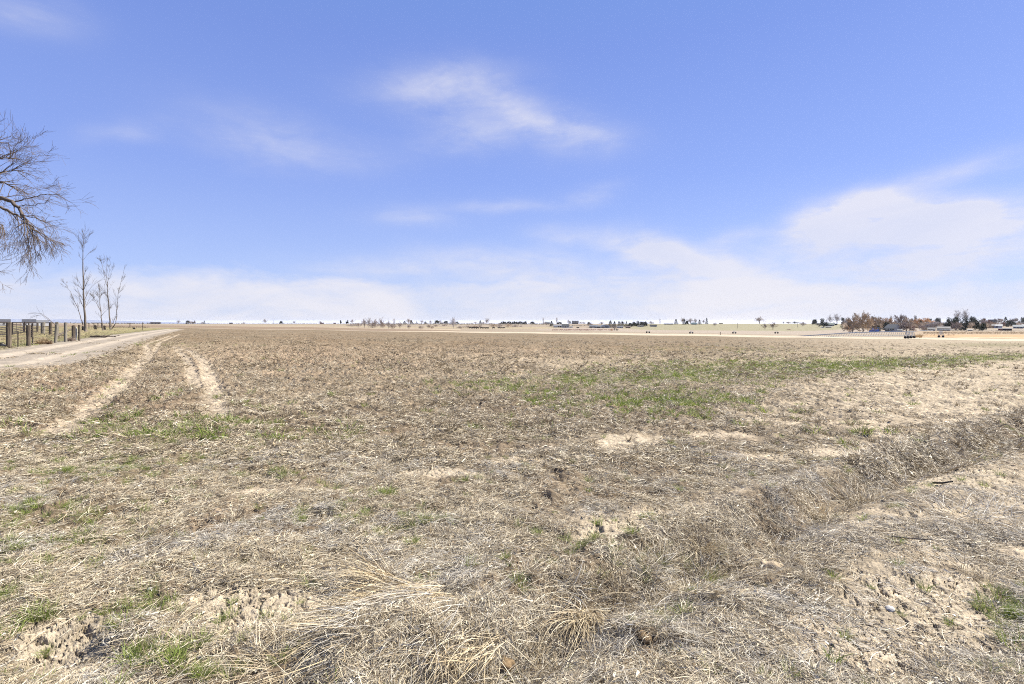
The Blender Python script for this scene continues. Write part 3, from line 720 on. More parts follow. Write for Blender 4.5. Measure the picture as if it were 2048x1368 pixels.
# ---------------------------------------------------------------- bare trees
def grow(mb, p, d, L, r, depth, rnd, kids=(3, 5), droop=0.0, spread=.6, minr=.004, segs=4, n=5, wob=.12, ratio=(.5, .75), buds=None):
    pts = [p.copy()]; rs = [r]; dd = d.normalized(); dirs = []
    for i in range(segs):
        dd = (dd + Vector((rnd.gauss(0, wob), rnd.gauss(0, wob), rnd.gauss(0, wob) - droop))).normalized()
        pts.append(pts[-1] + dd * (L / segs)); rs.append(max(r * (1 - .75 * (i + 1) / segs), minr)); dirs.append(dd.copy())
    mb.tube(pts, rs, n if r > .02 else 3, cap=False)
    if depth <= 0: return
    k = rnd.randint(*kids)
    for j in range(k):
        t_ = rnd.uniform(.25, 1.0); i = min(int(t_ * segs), segs - 1); f = t_ * segs - i
        q = pts[i].lerp(pts[i + 1], min(f, 1)); base = dirs[i]
        ax = base.orthogonal().normalized(); ax.rotate(Matrix.Rotation(rnd.uniform(0, 2 * PI), 3, base))
        nd = base.copy(); nd.rotate(Matrix.Rotation(spread * rnd.uniform(.6, 1.35), 3, ax))
        rr = max(rs[i] * rnd.uniform(.45, .65), minr)
        grow(mb, q, nd, L * rnd.uniform(*ratio), rr, depth - 1, rnd, kids, droop * 1.25, spread, minr, max(segs - 1, 2), n, wob, ratio, buds)

# big cottonwood on the left, its trunk just outside the picture
CW = [0.0]
def P3(px, py, Y):
    px = px - CW[0]; return Vector(((px - 1024) / 1024 * Y, Y, 1.6 + (643 - py) / 1024 * Y))
tx, ty = -43.0, 33.5; tz = zg(tx, ty)
ct = empty('cottonwood_tree', (tx, ty, tz)); tag(ct, 'big bare cottonwood reaching drooping branches in from the left edge', 'tree')
O = Vector((tx, ty, tz))
mb = MB(); tr_top = Vector((.6, .2, 6.5))
mb.tube([Vector((0, 0, -.3)), Vector((.05, 0, .6)), Vector((.1, .1, 3)), tr_top, Vector((1.2, .3, 9)), Vector((1.0, .2, 13)), Vector((1.6, .3, 16.5))], [.85, .62, .52, .45, .34, .22, .08], 12)
mb.build('trunk', M_bark, ct, True)
limb = MB(); tw = MB()
def path(pts, r0, r1, mbx, twigs=10, tl=(1.5, 2.6), droop=.05, depth=3, spread=.55, start=.25, tr=.03):
    pts = [p - O for p in pts]
    # refine
    fine = []
    for i in range(len(pts) - 1):
        p0 = pts[max(i - 1, 0)]; p1 = pts[i]; p2 = pts[i + 1]; p3 = pts[min(i + 2, len(pts) - 1)]
        for k_ in range(5):
            t_ = k_ / 5
            fine.append(.5 * ((2 * p1) + (p2 - p0) * t_ + (2 * p0 - 5 * p1 + 4 * p2 - p3) * t_ ** 2 + (3 * p1 - p0 - 3 * p2 + p3) * t_ ** 3) + Vector((rnd.gauss(0, .03), rnd.gauss(0, .04), rnd.gauss(0, .03))))
    fine.append(pts[-1]); N = len(fine)
    mbx.tube(fine, [(r0 + (r1 - r0) * i / (N - 1)) * .8 for i in range(N)], 7)
    for j in range(int(twigs * .8)):
        i = int(rnd.uniform(start, 1) * (N - 1)); i = min(i, N - 2)
        base = (fine[i + 1] - fine[i]).normalized(); ax = base.orthogonal().normalized(); ax.rotate(Matrix.Rotation(rnd.uniform(0, 2 * PI), 3, base))
        nd = base.copy(); nd.rotate(Matrix.Rotation(rnd.uniform(.3, .9), 3, ax))
        grow(tw, fine[i], nd, rnd.uniform(*tl), tr, depth, rnd, (2, 4), droop, spread, .0055, 4, 4, .13, (.5, .8))
CW[0] = 24.0
T0 = tr_top + O
path([T0, P3(-150, 455, 33), P3(-60, 400, 32.5), P3(0, 393, 32), P3(30, 398, 32), P3(55, 411, 31.8), P3(74, 436, 31.6), P3(96, 462, 31.5)], .30, .05, limb, 9, (1.2, 2.2), .06, 3, start=.55)
path([T0 - Vector((0, 0, .6)), P3(-100, 430, 31), P3(-20, 398, 31), P3(20, 412, 31), P3(50, 426, 31.2), P3(78, 440, 31.5)], .20, .04, limb, 8, (1.0, 2.0), .10, 3, start=.5)
# hanging sprays at the end of the limb
for (a, b2, c2) in [((76, 438), (82, 480), (86, 520)), ((80, 445), (100, 480), (108, 505)), ((92, 458), (118, 478), (132, 490)), ((72, 436), (74, 470), (80, 500)), ((85, 450), (92, 490), (95, 528)), ((96, 462), (112, 470), (128, 482))]:
    path([P3(*a, 31.5), P3(*b2, 31.5 + rnd.uniform(-.6, .6)), P3(*c2, 31.5 + rnd.uniform(-.8, .8))], .045, .012, limb, 13, (.5, 1.0), .14, 2, .5, start=.05, tr=.014)
path([P3(45, 405, 32), P3(72, 398, 32.3), P3(105, 390, 32.6), P3(140, 388, 33)], .06, .012, limb, 9, (.8, 1.6), .0, 2, start=.2, tr=.016)
path([P3(60, 412, 32), P3(85, 410, 31.4), P3(120, 405, 31)], .04, .010, limb, 6, (.6, 1.3), .03, 2, start=.2, tr=.014)
path([P3(70, 430, 31.6), P3(100, 438, 31), P3(135, 452, 30.6)], .04, .010, limb, 7, (.6, 1.2), .05, 2, start=.2, tr=.014)
path([O + Vector((1.0, .2, 10)), P3(-90, 370, 33), P3(0, 366, 33.5), P3(32, 366, 33.5), P3(60, 380, 33.5)], .18, .015, limb, 13, (1.0, 2.0), .03, 3, start=.5)
path([O + Vector((1.1, .3, 11)), P3(-80, 330, 34), P3(-5, 350, 34), P3(30, 345, 34), P3(72, 340, 34)], .15, .012, limb, 14, (1.0, 1.9), .0, 3, start=.5)
path([O + Vector((1.0, .2, 12)), P3(-80, 310, 33), P3(0, 325, 33), P3(25, 315, 33), P3(50, 318, 33)], .14, .012, limb, 12, (.9, 1.7), .0, 3, start=.5)
path([O + Vector((1.0, .2, 13)), P3(-80, 290, 34), P3(-10, 290, 34), P3(24, 270, 34)], .12, .012, limb, 10, (.8, 1.6), .0, 3, start=.5)
path([T0 - Vector((0, 0, .4)), P3(-120, 440, 32), P3(-40, 430, 31), P3(10, 440, 30.6), P3(30, 455, 30.5)], .14, .012, limb, 10, (.9, 1.6), .12, 3, start=.5)
path([O + Vector((.2, .1, 4.6)), P3(-110, 535, 32), P3(-30, 540, 32), P3(20, 556, 32)], .10, .010, limb, 6, (.5, 1.0), .05, 2, start=.6, tr=.014)
CW[0] = 0.0
limb.build('limb', M_bark, ct, True); tw.build('twig', M_twig, ct)
mb = MB()
for k_ in range(9):      # the rest of the crown, away from the picture
    a = PI * .55 + k_ * .33; h0 = 6 + k_ * .9
    grow(mb, Vector((.8, .2, h0)), Vector((math.cos(a), math.sin(a), .6)), 6.0, .18, 3, rnd, (3, 4), .03, .6, .009, 5, 5)
for k_ in range(6): grow(mb, Vector((1.1 + .08 * k_, .25, 11 + k_)), Vector((math.cos(k_ * 2.4), math.sin(k_ * 2.4), 1.3)), 4.2 - .3 * k_, .10, 3, rnd, (3, 4), .0, .5, .009, 5, 5)
mb.build('upper_branch', M_bark, ct)

def bare_tree(px, row, top, label, stems, group=None, twigmat=M_bark2, seed=1, spread=.45, dens=16):
    r_ = random.Random(seed); x, Y, _ = locate(px, row); z = zg(x, Y)
    root = empty('bare_tree', (x, Y, z)); tag(root, label, 'tree', group)
    trk = MB(); crn = MB(); O_ = Vector((x, Y, z))
    for (pts, r0, nb, bl) in stems:
        pp = [P3(a, b2, Y + dy) - O_ for (a, b2, dy) in pts]; pp[0].z = -.15 if pts[0][1] >= row - 1 else pp[0].z
        N = 14; fine = []
        for i in range(N):
            t_ = i / (N - 1) * (len(pp) - 1); k_ = min(int(t_), len(pp) - 2)
            fine.append(pp[k_].lerp(pp[k_ + 1], t_ - k_) + Vector((r_.gauss(0, .04), r_.gauss(0, .04), 0)) * (i > 0))
        rs = [max(r0 * .68 * (1 - .95 * (i / (N - 1)) ** .72), .012) for i in range(N)]
        trk.tube(fine, rs, 8)
        for j in range(nb):
            t_ = r_.uniform(.22, .99) ** .8; i = min(int(t_ * (N - 1)), N - 2); base = (fine[i + 1] - fine[i]).normalized()
            a = r_.uniform(0, 2 * PI); nd = (base * .9 + Vector((math.cos(a), math.sin(a), 0)) * r_.uniform(.25, .62)).normalized()
            grow(crn, fine[i], nd, bl * (1.0 - .62 * t_) * r_.uniform(.3, 1.15) + .3, max(rs[i] * .33, .018), 2, r_, (2, 4), -.045, spread * .8, .0095, 4, 4, .06, (.5, .8))
    trk.build('trunk', M_bark2, root, True); crn.build('branch', twigmat, root)
    return root
bare_tree(172, 663, 470, 'tallest bare tree with one straight trunk beyond the timber posts',
  [([(172, 664, 0), (170, 640, 0), (167, 600, 0), (167, 540, 0), (166, 500, 0), (166, 466, 0)], .36, 30, 3.6),
   ([(166, 650, 0), (160, 630, 0), (148, 600, .5), (138, 580, .8), (130, 566, 1)], .12, 9, 1.8)], 'bare trees beside the gravel road', seed=3)
bare_tree(205, 661, 575, 'small crooked bare tree standing between the two taller ones',
  [([(206, 662, 0), (203, 640, 0), (202, 625, 0), (192, 603, .2), (183, 590, .4)], .20, 12, 2.0), ([(202, 625, 0), (199, 600, 0), (200, 578, 0)], .12, 14, 1.8), ([(203, 632, 0), (211, 622, -.4), (217, 616, -.5)], .07, 4, 1.0)], 'bare trees beside the gravel road', seed=4)
bare_tree(222, 659, 510, 'forked bare tree with a curving second stem nearest the road',
  [([(221, 660, 0), (219, 630, 0), (216, 590, 0), (214, 560, 0), (213, 510, 0)], .30, 18, 2.8), ([(216, 580, 0), (211, 560, .3), (204, 530, .6), (198, 515, .8)], .10, 12, 2.2),
   ([(215, 572, 0), (218, 550, -.4), (220, 522, -.6)], .09, 10, 2.0), ([(222, 659, 0), (232, 645, 0), (234, 620, 0), (236, 590, 0), (243, 560, 0), (250, 530, 0)], .19, 17, 2.2), ([(222, 652, 0), (229, 640, -.8), (234, 625, -1)], .08, 5, 1.2)], 'bare trees beside the gravel road', seed=6)

# ---------------------------------------------------------------- left fence line
def timber(mbx, x, Y, z, w, h, lean=(0, 0), n=8, seed=0, d=None):
    r_ = random.Random(seed); d = d or w * .9
    lv = 7
    for i in range(lv): pass
    o = len(mbx.v)
    for i in range(lv):
        t_ = i / (lv - 1)
        for k_ in range(n):
            a = 2 * PI * (k_ + .5) / n
            q = 1.0 / max(abs(math.cos(a)), abs(math.sin(a))) ** .8
            jx = 1 + r_.uniform(-.05, .05)
            zz = z - .15 + (h + .15) * t_ + (r_.uniform(-.05, .03) if i == lv - 1 else 0)
            mbx.v.append((x + math.cos(a) * w / 2 * q * jx + lean[0] * t_ * h, Y + math.sin(a) * d / 2 * q * jx + lean[1] * t_ * h, zz))
    for i in range(lv - 1):
        for k_ in range(n): mbx.f.append((o + i * n + k_, o + i * n + (k_ + 1) % n, o + (i + 1) * n + (k_ + 1) % n, o + (i + 1) * n + k_))
    mbx.f.append(tuple(o + (lv - 1) * n + k_ for k_ in range(n)))
def px_post(px, base, top, wpx, mat, parent, label=None, lean=(0, 0), seed=0, name='post'):
    x, Y, _ = locate(px, base); z = zg(x, Y); h = (base - top) / 1024 * Y; w = wpx / 1024 * Y
    m_ = MB(); timber(m_, 0, 0, 0, w * .88, h, lean, seed=seed); o = m_.build(name, mat, parent, False, (x, Y, z))
    if label: o['label'] = label
    return (x, Y, z, h)
fe = empty('timber_post_fence', (0, 0, 0)); tag(fe, 'old timber post and wire fence along the grassy edge of the gravel road', 'fence')
pts = []
pts.append(px_post(17.5, 696, 644, 10, M_post, fe, 'thickest dark timber post', seed=1))
pts.append(px_post(57, 692.5, 651, 8, M_post, fe, 'rough dark timber post', seed=2))
pts.append(px_post(111, 687, 650, 5.5, M_post2, fe, 'leaning grey timber post', lean=(.05, 0), seed=3))
pts.append(px_post(131, 685, 646, 6, M_post2, fe, seed=4))
pts.append(px_post(147, 683, 652, 7, M_post, fe, seed=5))
pts.append(px_post(158.5, 683, 651, 4, M_post, fe, 'narrow dark timber post', seed=6))
w_ = MB()
left0 = (pts[0][0] - 14, pts[0][1] - 2, zg(pts[0][0] - 14, pts[0][1] - 2), 1.5)
seq = [left0] + pts
for fr in (.10, .25, .4, .55, .72, .9):
    for a, b2 in zip(seq[:-1], seq[1:]):
        P0 = Vector((a[0], a[1] - .15, a[2] + 1.35 * fr)); P1 = Vector((b2[0], b2[1] - .15, b2[2] + 1.35 * fr)); mid = (P0 + P1) / 2 - Vector((0, 0, .03))
        w_.tube([P0, mid, P1], .006, 3, False)
for i in range(46):
    t_ = i / 46; a, b2 = seq[1], seq[4]; x = a[0] + (b2[0] - a[0]) * t_; y = a[1] + (b2[1] - a[1]) * t_ - .15; z = a[2] + (b2[2] - a[2]) * t_
    w_.tube([Vector((x, y, z + .1)), Vector((x, y, z + 1.2))], .004, 3, False)
w_.build('wire', M_metal, fe)
x, Y, _ = locate(36, 695); z = zg(x, Y); m_ = MB()
m_.box(0, 0, .48, .05, .012, 1.05); m_.box(0, -.02, .48, .012, .04, 1.05); m_.build('steel_stake', M_metal, fe, loc=(x, Y, z))
x, Y, _ = locate(153, 682.5); z = zg(x, Y); m_ = MB()
m_.add([(-.10, 0, .05), (.10, 0, .05), (.16, 0, .5), (.16, 0, 1.0), (.05, 0, 1.18), (-.10, 0, .9), (-.14, 0, .5), (-.10, .03, .05), (.10, .03, .05), (.16, .03, .5), (.16, .03, 1.0), (.05, .03, 1.18), (-.10, .03, .9), (-.14, .03, .5)],
       [(0, 1, 2, 3, 4, 5, 6), tuple(reversed(range(7, 14)))] + [(i, (i + 1) % 7, (i + 1) % 7 + 7, i + 7) for i in range(7)])
m_.build('white_board', M_white, fe, loc=(x, Y - .12, z))
# wooden slab hanging behind the first post
x, Y, _ = locate(26, 692); m_ = MB(); z = zg(x, Y + 1)
for k_ in range(6): m_.box(0, 0, .62 + k_ * .13, .36 + .02 * (k_ % 2), .05, .115)
for s_ in (-.13, .13): m_.box(s_, .045, .75, .07, .04, 1.5)
o = m_.build('plank_hatch', M_post, None, loc=(x, Y + 1.2, z)); tag(o, 'brown plank panel standing directly behind the thickest timber post', 'panel')
# back row of posts
fb = empty('corral_fence', (0, 0, 0)); tag(fb, 'back row of weathered stub posts and a rail beyond the wire fence', 'fence')
bp = [px_post(86, 667, 645, 8, M_post2, fb, seed=11), px_post(101, 668, 644, 6, M_post, fb, seed=12), px_post(114, 672, 643, 6, M_post2, fb, seed=13), px_post(75, 664, 646, 4, M_post, fb, seed=14)]
m_ = MB()
for a, b2 in ((bp[3], bp[0]), (bp[0], bp[1]), (bp[1], bp[2])):
    for hz_ in (.5, 1.0): m_.tube([Vector((a[0], a[1], a[2] + hz_)), Vector((b2[0], b2[1], b2[2] + hz_))], .03, 5)
m_.build('rail', M_post, fb)
# pipe corral panels
def pipe_panel(x0, y0, x1, y1, h, label, rails=6, name='pipe_gate'):
    z0 = zg(x0, y0); z1 = zg(x1, y1); root = empty(name, (x0, y0, z0)); tag(root, label, 'gate', 'steel pipe corral panels')
    O_ = Vector((x0, y0, z0)); a = Vector((0, 0, .15)); b2 = Vector((x1, y1, z1 + .15)) - O_
    fr = MB(); fr.tube([a, a + Vector((0, 0, h))], .07, 6); fr.tube([b2, b2 + Vector((0, 0, h))], .07, 6)
    fr.tube([a + Vector((0, 0, h)), b2 + Vector((0, 0, h))], .085, 6); fr.build('frame', M_metal, root)
    rl = MB()
    for i in range(rails): zz = Vector((0, 0, h * i / rails)); rl.tube([a + zz, b2 + zz], .045, 5)
    for t_ in (.33, .66): q = a.lerp(b2, t_); rl.tube([q, q + Vector((0, 0, h))], .02, 5)
    rl.build('rail', M_metal, root); return root
def at(px, row):
    x, Y, _ = locate(px, row); return x, Y
a = at(25, 670); b2 = at(47, 666); pipe_panel(a[0], a[1], b2[0], b2[1], 1.35, 'dark steel pipe panel just right of the thickest timber post')
a = at(49, 666); b2 = at(74, 665); pipe_panel(a[0], a[1], b2[0], b2[1], 1.35, 'dark steel pipe panel behind the second timber post')
a = at(-40, 676); b2 = at(14, 672); pipe_panel(a[0], a[1], b2[0], b2[1], 1.35, 'dark steel pipe panel at the left edge of the picture', 7)
# thin wire fence running away behind the trees
ff = empty('far_wire_fence', (0, 0, 0)); tag(ff, 'thin stake fence running away behind the bare trees towards the road bend', 'fence')
fp = [(178, 657.5, 646), (188, 657, 645.5), (196, 656.8, 646), (203, 656.5, 645.5), (260, 655.2, 646), (285.5, 661, 645)]
pp = [px_post(a, b2, c2, 1.6 if a < 280 else 1.3, M_post, ff, seed=30 + i) for i, (a, b2, c2) in enumerate(fp)]
m_ = MB()
for a, b2 in zip(pp[:-1], pp[1:]):
    for hz_ in (.6, 1.0): m_.tube([Vector((a[0], a[1], a[2] + hz_)), Vector((b2[0], b2[1], b2[2] + hz_))], .007, 3, False)
m_.build('wire', M_metal, ff)
# charred stumps
for i, (px, row, top, lab) in enumerate([(166, 661, 652, 'black charred stump left of the tallest bare tree'), (191, 659, 650, 'black charred stump between the tallest tree and the crooked tree'), (209, 659.5, 651, 'black charred stump at the foot of the crooked tree')]):
    x, Y, _ = locate(px, row); z = zg(x, Y); m_ = MB(); r_ = random.Random(i + 70); h = (row - top) / 1024 * Y
    m_.tube([Vector((0, 0, -.1)), Vector((.03, 0, h * .3)), Vector((-.05, 0, h * .7)), Vector((-.12, 0, h))], [.32, .24, .22, .10], 7)
    m_.tube([Vector((.05, 0, h * .4)), Vector((.22, .05, h * .85))], [.12, .05], 6)
    o = m_.build('charred_stump', M_char, None, loc=(x, Y, z)); tag(o, lab, 'stump', 'charred stumps by the bare trees')
# leaning beam, logs, debris
x0, Y0, _ = locate(113, 674); x1, Y1, _ = locate(150, 670)
m_ = MB(); z0 = zg(x0, Y0); m_.tube([Vector((0, 0, .08)), Vector((x1 - x0, Y1 - Y0, zg(x1, Y1) - z0 + .95))], [.11, .09], 6)
o = m_.build('leaning_beam', M_post, None, loc=(x0, Y0, z0)); tag(o, 'long dark beam propped up diagonally behind the fence posts', 'beam')
m_ = MB(); x, Y, _ = locate(3, 694); z = zg(x, Y)
m_.tube([Vector((-1.6, 0, .10)), Vector((-.3, .1, .16)), Vector((.35, 0, .08))], [.14, .13, .06], 7); m_.tube([Vector((-1.2, -.1, .3)), Vector((.1, 0, .25))], [.07, .04], 6)
o = m_.build('fallen_log', M_post2, None, True, loc=(x, Y, z)); tag(o, 'grey fallen log at the foot of the thickest timber post', 'log')
m_ = MB(); x, Y, _ = locate(200, 676); z = zg(x, Y); r_ = random.Random(8)
for i in range(26):
    a = r_.gauss(0, .5); L = r_.uniform(.4, 1.4); cx, cy = r_.gauss(0, .7), r_.gauss(0, .6)
    m_.tube([Vector((cx - math.cos(a) * L / 2, cy - math.sin(a) * L / 2, r_.uniform(.02, .2))), Vector((cx + math.cos(a) * L / 2, cy + math.sin(a) * L / 2, r_.uniform(.02, .22)))], r_.uniform(.02, .06), 5)
o = m_.build('brush_pile', M_post, None, loc=(x, Y, z)); tag(o, 'low heap of broken boards and sticks below the bare trees', 'brush pile', kind='stuff')
m_ = MB(); x, Y, _ = locate(268, 658); z = zg(x, Y); m_.tube([Vector((-.3, 0, .12)), Vector((0, 0, .2)), Vector((.32, 0, .1))], [.16, .22, .14], 7)
o = m_.build('rock', M_char, None, True, loc=(x, Y, z)); tag(o, 'dark round rock on the grass beside the road bend', 'rock')
m_ = MB(); x, Y, _ = locate(113, 670); z = zg(x, Y)
grow(m_, Vector((0, 0, 1.2)), Vector((-.75, 0, .55)), 2.6, .05, 2, random.Random(4), (2, 3), .03, .5, .010, 5, 5)
m_.tube([Vector((.2, 0, 0)), Vector((.05, 0, 1.25))], [.06, .05], 6)
o = m_.build('dead_sapling', M_bark2, None, loc=(x, Y, z)); tag(o, 'thin dead sapling bending left above the back posts', 'sapling')
# tumbleweeds
def tumble(px, row, wpx, hpx, label, col, seed):
    x, Y, _ = locate(px, row); z = zg(x, Y); s_ = wpx / 1024 * Y / 2; hh_ = hpx / 1024 * Y
    r = np.random.default_rng(seed)
    v, f, bv = blades(r, 420, s_ * .35, (hh_ * .5, hh_ * 1.1), (.01, .02), (.3, 1.5), (.3, 1.6), 4)
    me = raw_mesh('tumbleweed', v, f, {'bv': bv}); o = link('tumbleweed', me, M_tint, loc=(x, Y, z)); o.color = (*col, 1); tag(o, label, 'weed', 'dry weeds behind the wire fence'); return o
tumble(80, 690, 14, 13, 'pale golden weed clump right of the rough timber post', (.62, .47, .28), 1)
tumble(96, 690, 14, 9, 'brown weed clump left of the leaning grey post', (.36, .24, .15), 2)
tumble(88, 683, 22, 12, 'wide sandy weed clump behind the brown one', (.56, .44, .28), 3)
tumble(140, 684, 9, 11, 'pinkish dry weed clump between the grey post and the white board', (.50, .40, .32), 4)

# ---------------------------------------------------------------- far trees
def leafcloud(rng_, n, fn, size):
    """n small triangles whose centres fill the volume given by fn"""
    c = fn(n); a = rng_.normal(0, 1, (n, 3, 3)) * size
    V_ = (c[:, None, :] + a).reshape(-1, 3); V_[:, 2] = np.maximum(V_[:, 2], .01)
    return V_, np.arange(len(V_)).reshape(-1, 3)
def env_conifer(r):
    def f(n):
        z = r.uniform(.04, 1, n) ** 1.15; layer = 1 + .22 * np.sin(z * 38 + r.uniform(0, 6)); a = r.uniform(0, 2 * PI, n)
        lob = 1 + .18 * np.sin(a * 3 + z * 9 + r.uniform(0, 6))
        rad = .30 * (1 - z) ** .8 * layer * lob * r.uniform(.25, 1, n) ** .5 + .008
        return np.stack([rad * np.cos(a), rad * np.sin(a), z], 1)
    return f
def env_lobes(r, k=9, flat=.5, z0=.30, wid=.42):
    cs = np.stack([r.uniform(-wid, wid, k), r.uniform(-wid, wid, k), r.uniform(z0, .78, k)], 1); cs[:, :2] *= (1.15 - cs[:, 2:3]); rr = r.uniform(.14, .26, k)
    def f(n):
        i = r.integers(0, k, n); d = r.normal(0, 1, (n, 3)); d /= np.linalg.norm(d, axis=1, keepdims=True); q = r.uniform(.35, 1.08, n)[:, None]
        p = cs[i] + d * rr[i][:, None] * q; p[:, 2] = np.abs(p[:, 2]); return p
    return f
def src_mesh(kind, seed):
    r = np.random.default_rng(seed); pr = random.Random(seed)
    if kind == 'conifer': v, f = leafcloud(r, 1500, env_conifer(r), .020); crown = raw_mesh('crown', v, f); tk = MB().tube([Vector((0, 0, -.02)), Vector((0, 0, .5))], [.022, .01], 6)
    elif kind == 'juniper': v, f = leafcloud(r, 2400, env_lobes(r, 13, z0=.12, wid=.45), .030); crown = raw_mesh('crown', v, f); tk = MB().tube([Vector((0, 0, -.02)), Vector((0, 0, .4))], [.04, .02], 6)
    elif kind == 'column': 
        fn = env_lobes(r, 12, z0=.1, wid=.25); v, f = leafcloud(r, 1500, fn, .028); crown = raw_mesh('crown', v, f); tk = MB().tube([Vector((0, 0, -.02)), Vector((0, 0, .5))], [.03, .015], 6)
    elif kind == 'bare':
        m_ = MB(); tk = MB().tube([Vector((0, 0, -.02)), Vector((.01, 0, .2)), Vector((0, .01, .45))], [.026, .020, .010], 6)
        for i in range(22):
            a = i * 2.4; q = .1 + 1.1 * (i % 6) / 5
            grow(m_, Vector((0, 0, .08 + .013 * i)), Vector((math.cos(a) * q, math.sin(a) * q, 1)), .56 - .016 * i - .12 * max(q - .7, 0), .008, 3, pr, (3, 4), -.02, .46, .0030, 4, 4, .09, (.42, .62))
        crown = m_.mesh('crown')
    elif kind == 'willow':
        m_ = MB(); tk = MB().tube([Vector((0, 0, -.02)), Vector((.01, 0, .15)), Vector((0, .01, .35))], [.035, .028, .015], 6)
        for i in range(16):
            a = i * 2.4; grow(m_, Vector((0, 0, .05 + .015 * i)), Vector((math.cos(a), math.sin(a), .55 + .09 * i)), .52, .012, 3, pr, (5, 7), -.02, .5, .0055, 4, 4, .12, (.4, .62))
        crown = m_.mesh('crown')
    elif kind == 'poplar':
        m_ = MB(); tk = MB().tube([Vector((0, 0, -.02)), Vector((0, 0, .5)), Vector((0, 0, .98))], [.018, .012, .003], 6)
        for i in range(44):
            a = i * 2.4; grow(m_, Vector((0, 0, .12 + .8 * i / 44)), Vector((math.cos(a) * .34, math.sin(a) * .34, 1)), .20, .004, 1, pr, (3, 5), -.02, .4, .0024, 3, 3, .08, (.5, .7))
        crown = m_.mesh('crown')
    elif kind == 'shrub':
        m_ = MB(); tk = MB().tube([Vector((0, 0, -.02)), Vector((0, 0, .2))], [.03, .02], 5)
        for i in range(30):
            a = i * 2.4; q = (i % 10) / 10; grow(m_, Vector((math.cos(a) * .25 * q, math.sin(a) * .25 * q, 0)), Vector((math.cos(a) * q * 1.3, math.sin(a) * q * 1.3, 1)), .75, .008, 2, pr, (4, 6), -.01, .45, .005, 3, 3, .12, (.4, .6))
        crown = m_.mesh('crown')
    crown.name = kind + '_crown'; crown.materials.append(M_tint); trunk = tk.mesh(kind + '_trunk'); trunk.materials.append(M_bark2)
    co = np.empty(len(crown.vertices) * 3); crown.vertices.foreach_get('co', co); co = co.reshape(-1, 3)
    return crown, trunk, np.ptp(np.percentile(co[:, 0], [2, 98])), np.percentile(co[:, 2], 99.5)
SRC = {k_: [src_mesh(k_, 100 + 10 * i + j) for j in range(3)] for i, k_ in enumerate(['conifer', 'juniper', 'column', 'bare', 'willow', 'poplar', 'shrub'])}
NAMES = dict(conifer='conifer_tree', juniper='evergreen_tree', column='columnar_evergreen', bare='leafless_tree', willow='willow_tree', poplar='poplar_tree', shrub='leafless_shrub')
CATS = dict(conifer='conifer', juniper='evergreen', column='evergreen', bare='tree', willow='tree', poplar='poplar', shrub='shrub')
K = 1.6
DG = (.045, .062, .04); OG = (.085, .095, .045); BR = tuple(K * c for c in (.30, .23, .18)); GY = tuple(K * c for c in (.30, .265, .24)); TN = tuple(K * c for c in (.44, .34, .235)); OR = tuple(K * c for c in (.50, .31, .15)); RD = tuple(K * c for c in (.36, .225, .175)); TP = tuple(K * c for c in (.34, .28, .24)); PG = tuple(K * c for c in (.40, .36, .34))
cnt = [0]
def tree(kind, px, base, top, w, col, label, group=None, Yadd=0.0, colvar=True):
    cnt[0] += 1; i = cnt[0]; r_ = random.Random(i * 7)
    x, Y, z = locate(px, base)
    if Yadd: Y += Yadd; x = (px - 1024) / 1024 * Y; z = float(z_base(x, Y)); 
    crown, trunk, cw, ch = SRC[kind][i % 3]
    zb = 1.6 - (base - 643) / 1024 * Y
    top_z = 1.6 - (top - 643) / 1024 * Y
    h = (top_z - z) / ch; wd = w / 1024 * Y / cw * math.cos(math.atan((px - 1024) / 1024)) ** .7
    root = empty(NAMES[kind], (x, Y, z - .05), r_.uniform(0, 6.28), (wd, wd, h)); tag(root, label, CATS[kind], group)
    c = bpy.data.objects.new('crown', crown); COL.objects.link(c); c.parent = root; v_ = r_.uniform(.88, 1.12); c.color = (col[0] * v_, col[1] * v_, col[2] * v_, 1)
    if base - top > 9:
        k_ = bpy.data.objects.new('trunk', trunk); COL.objects.link(k_); k_.parent = root
    return root
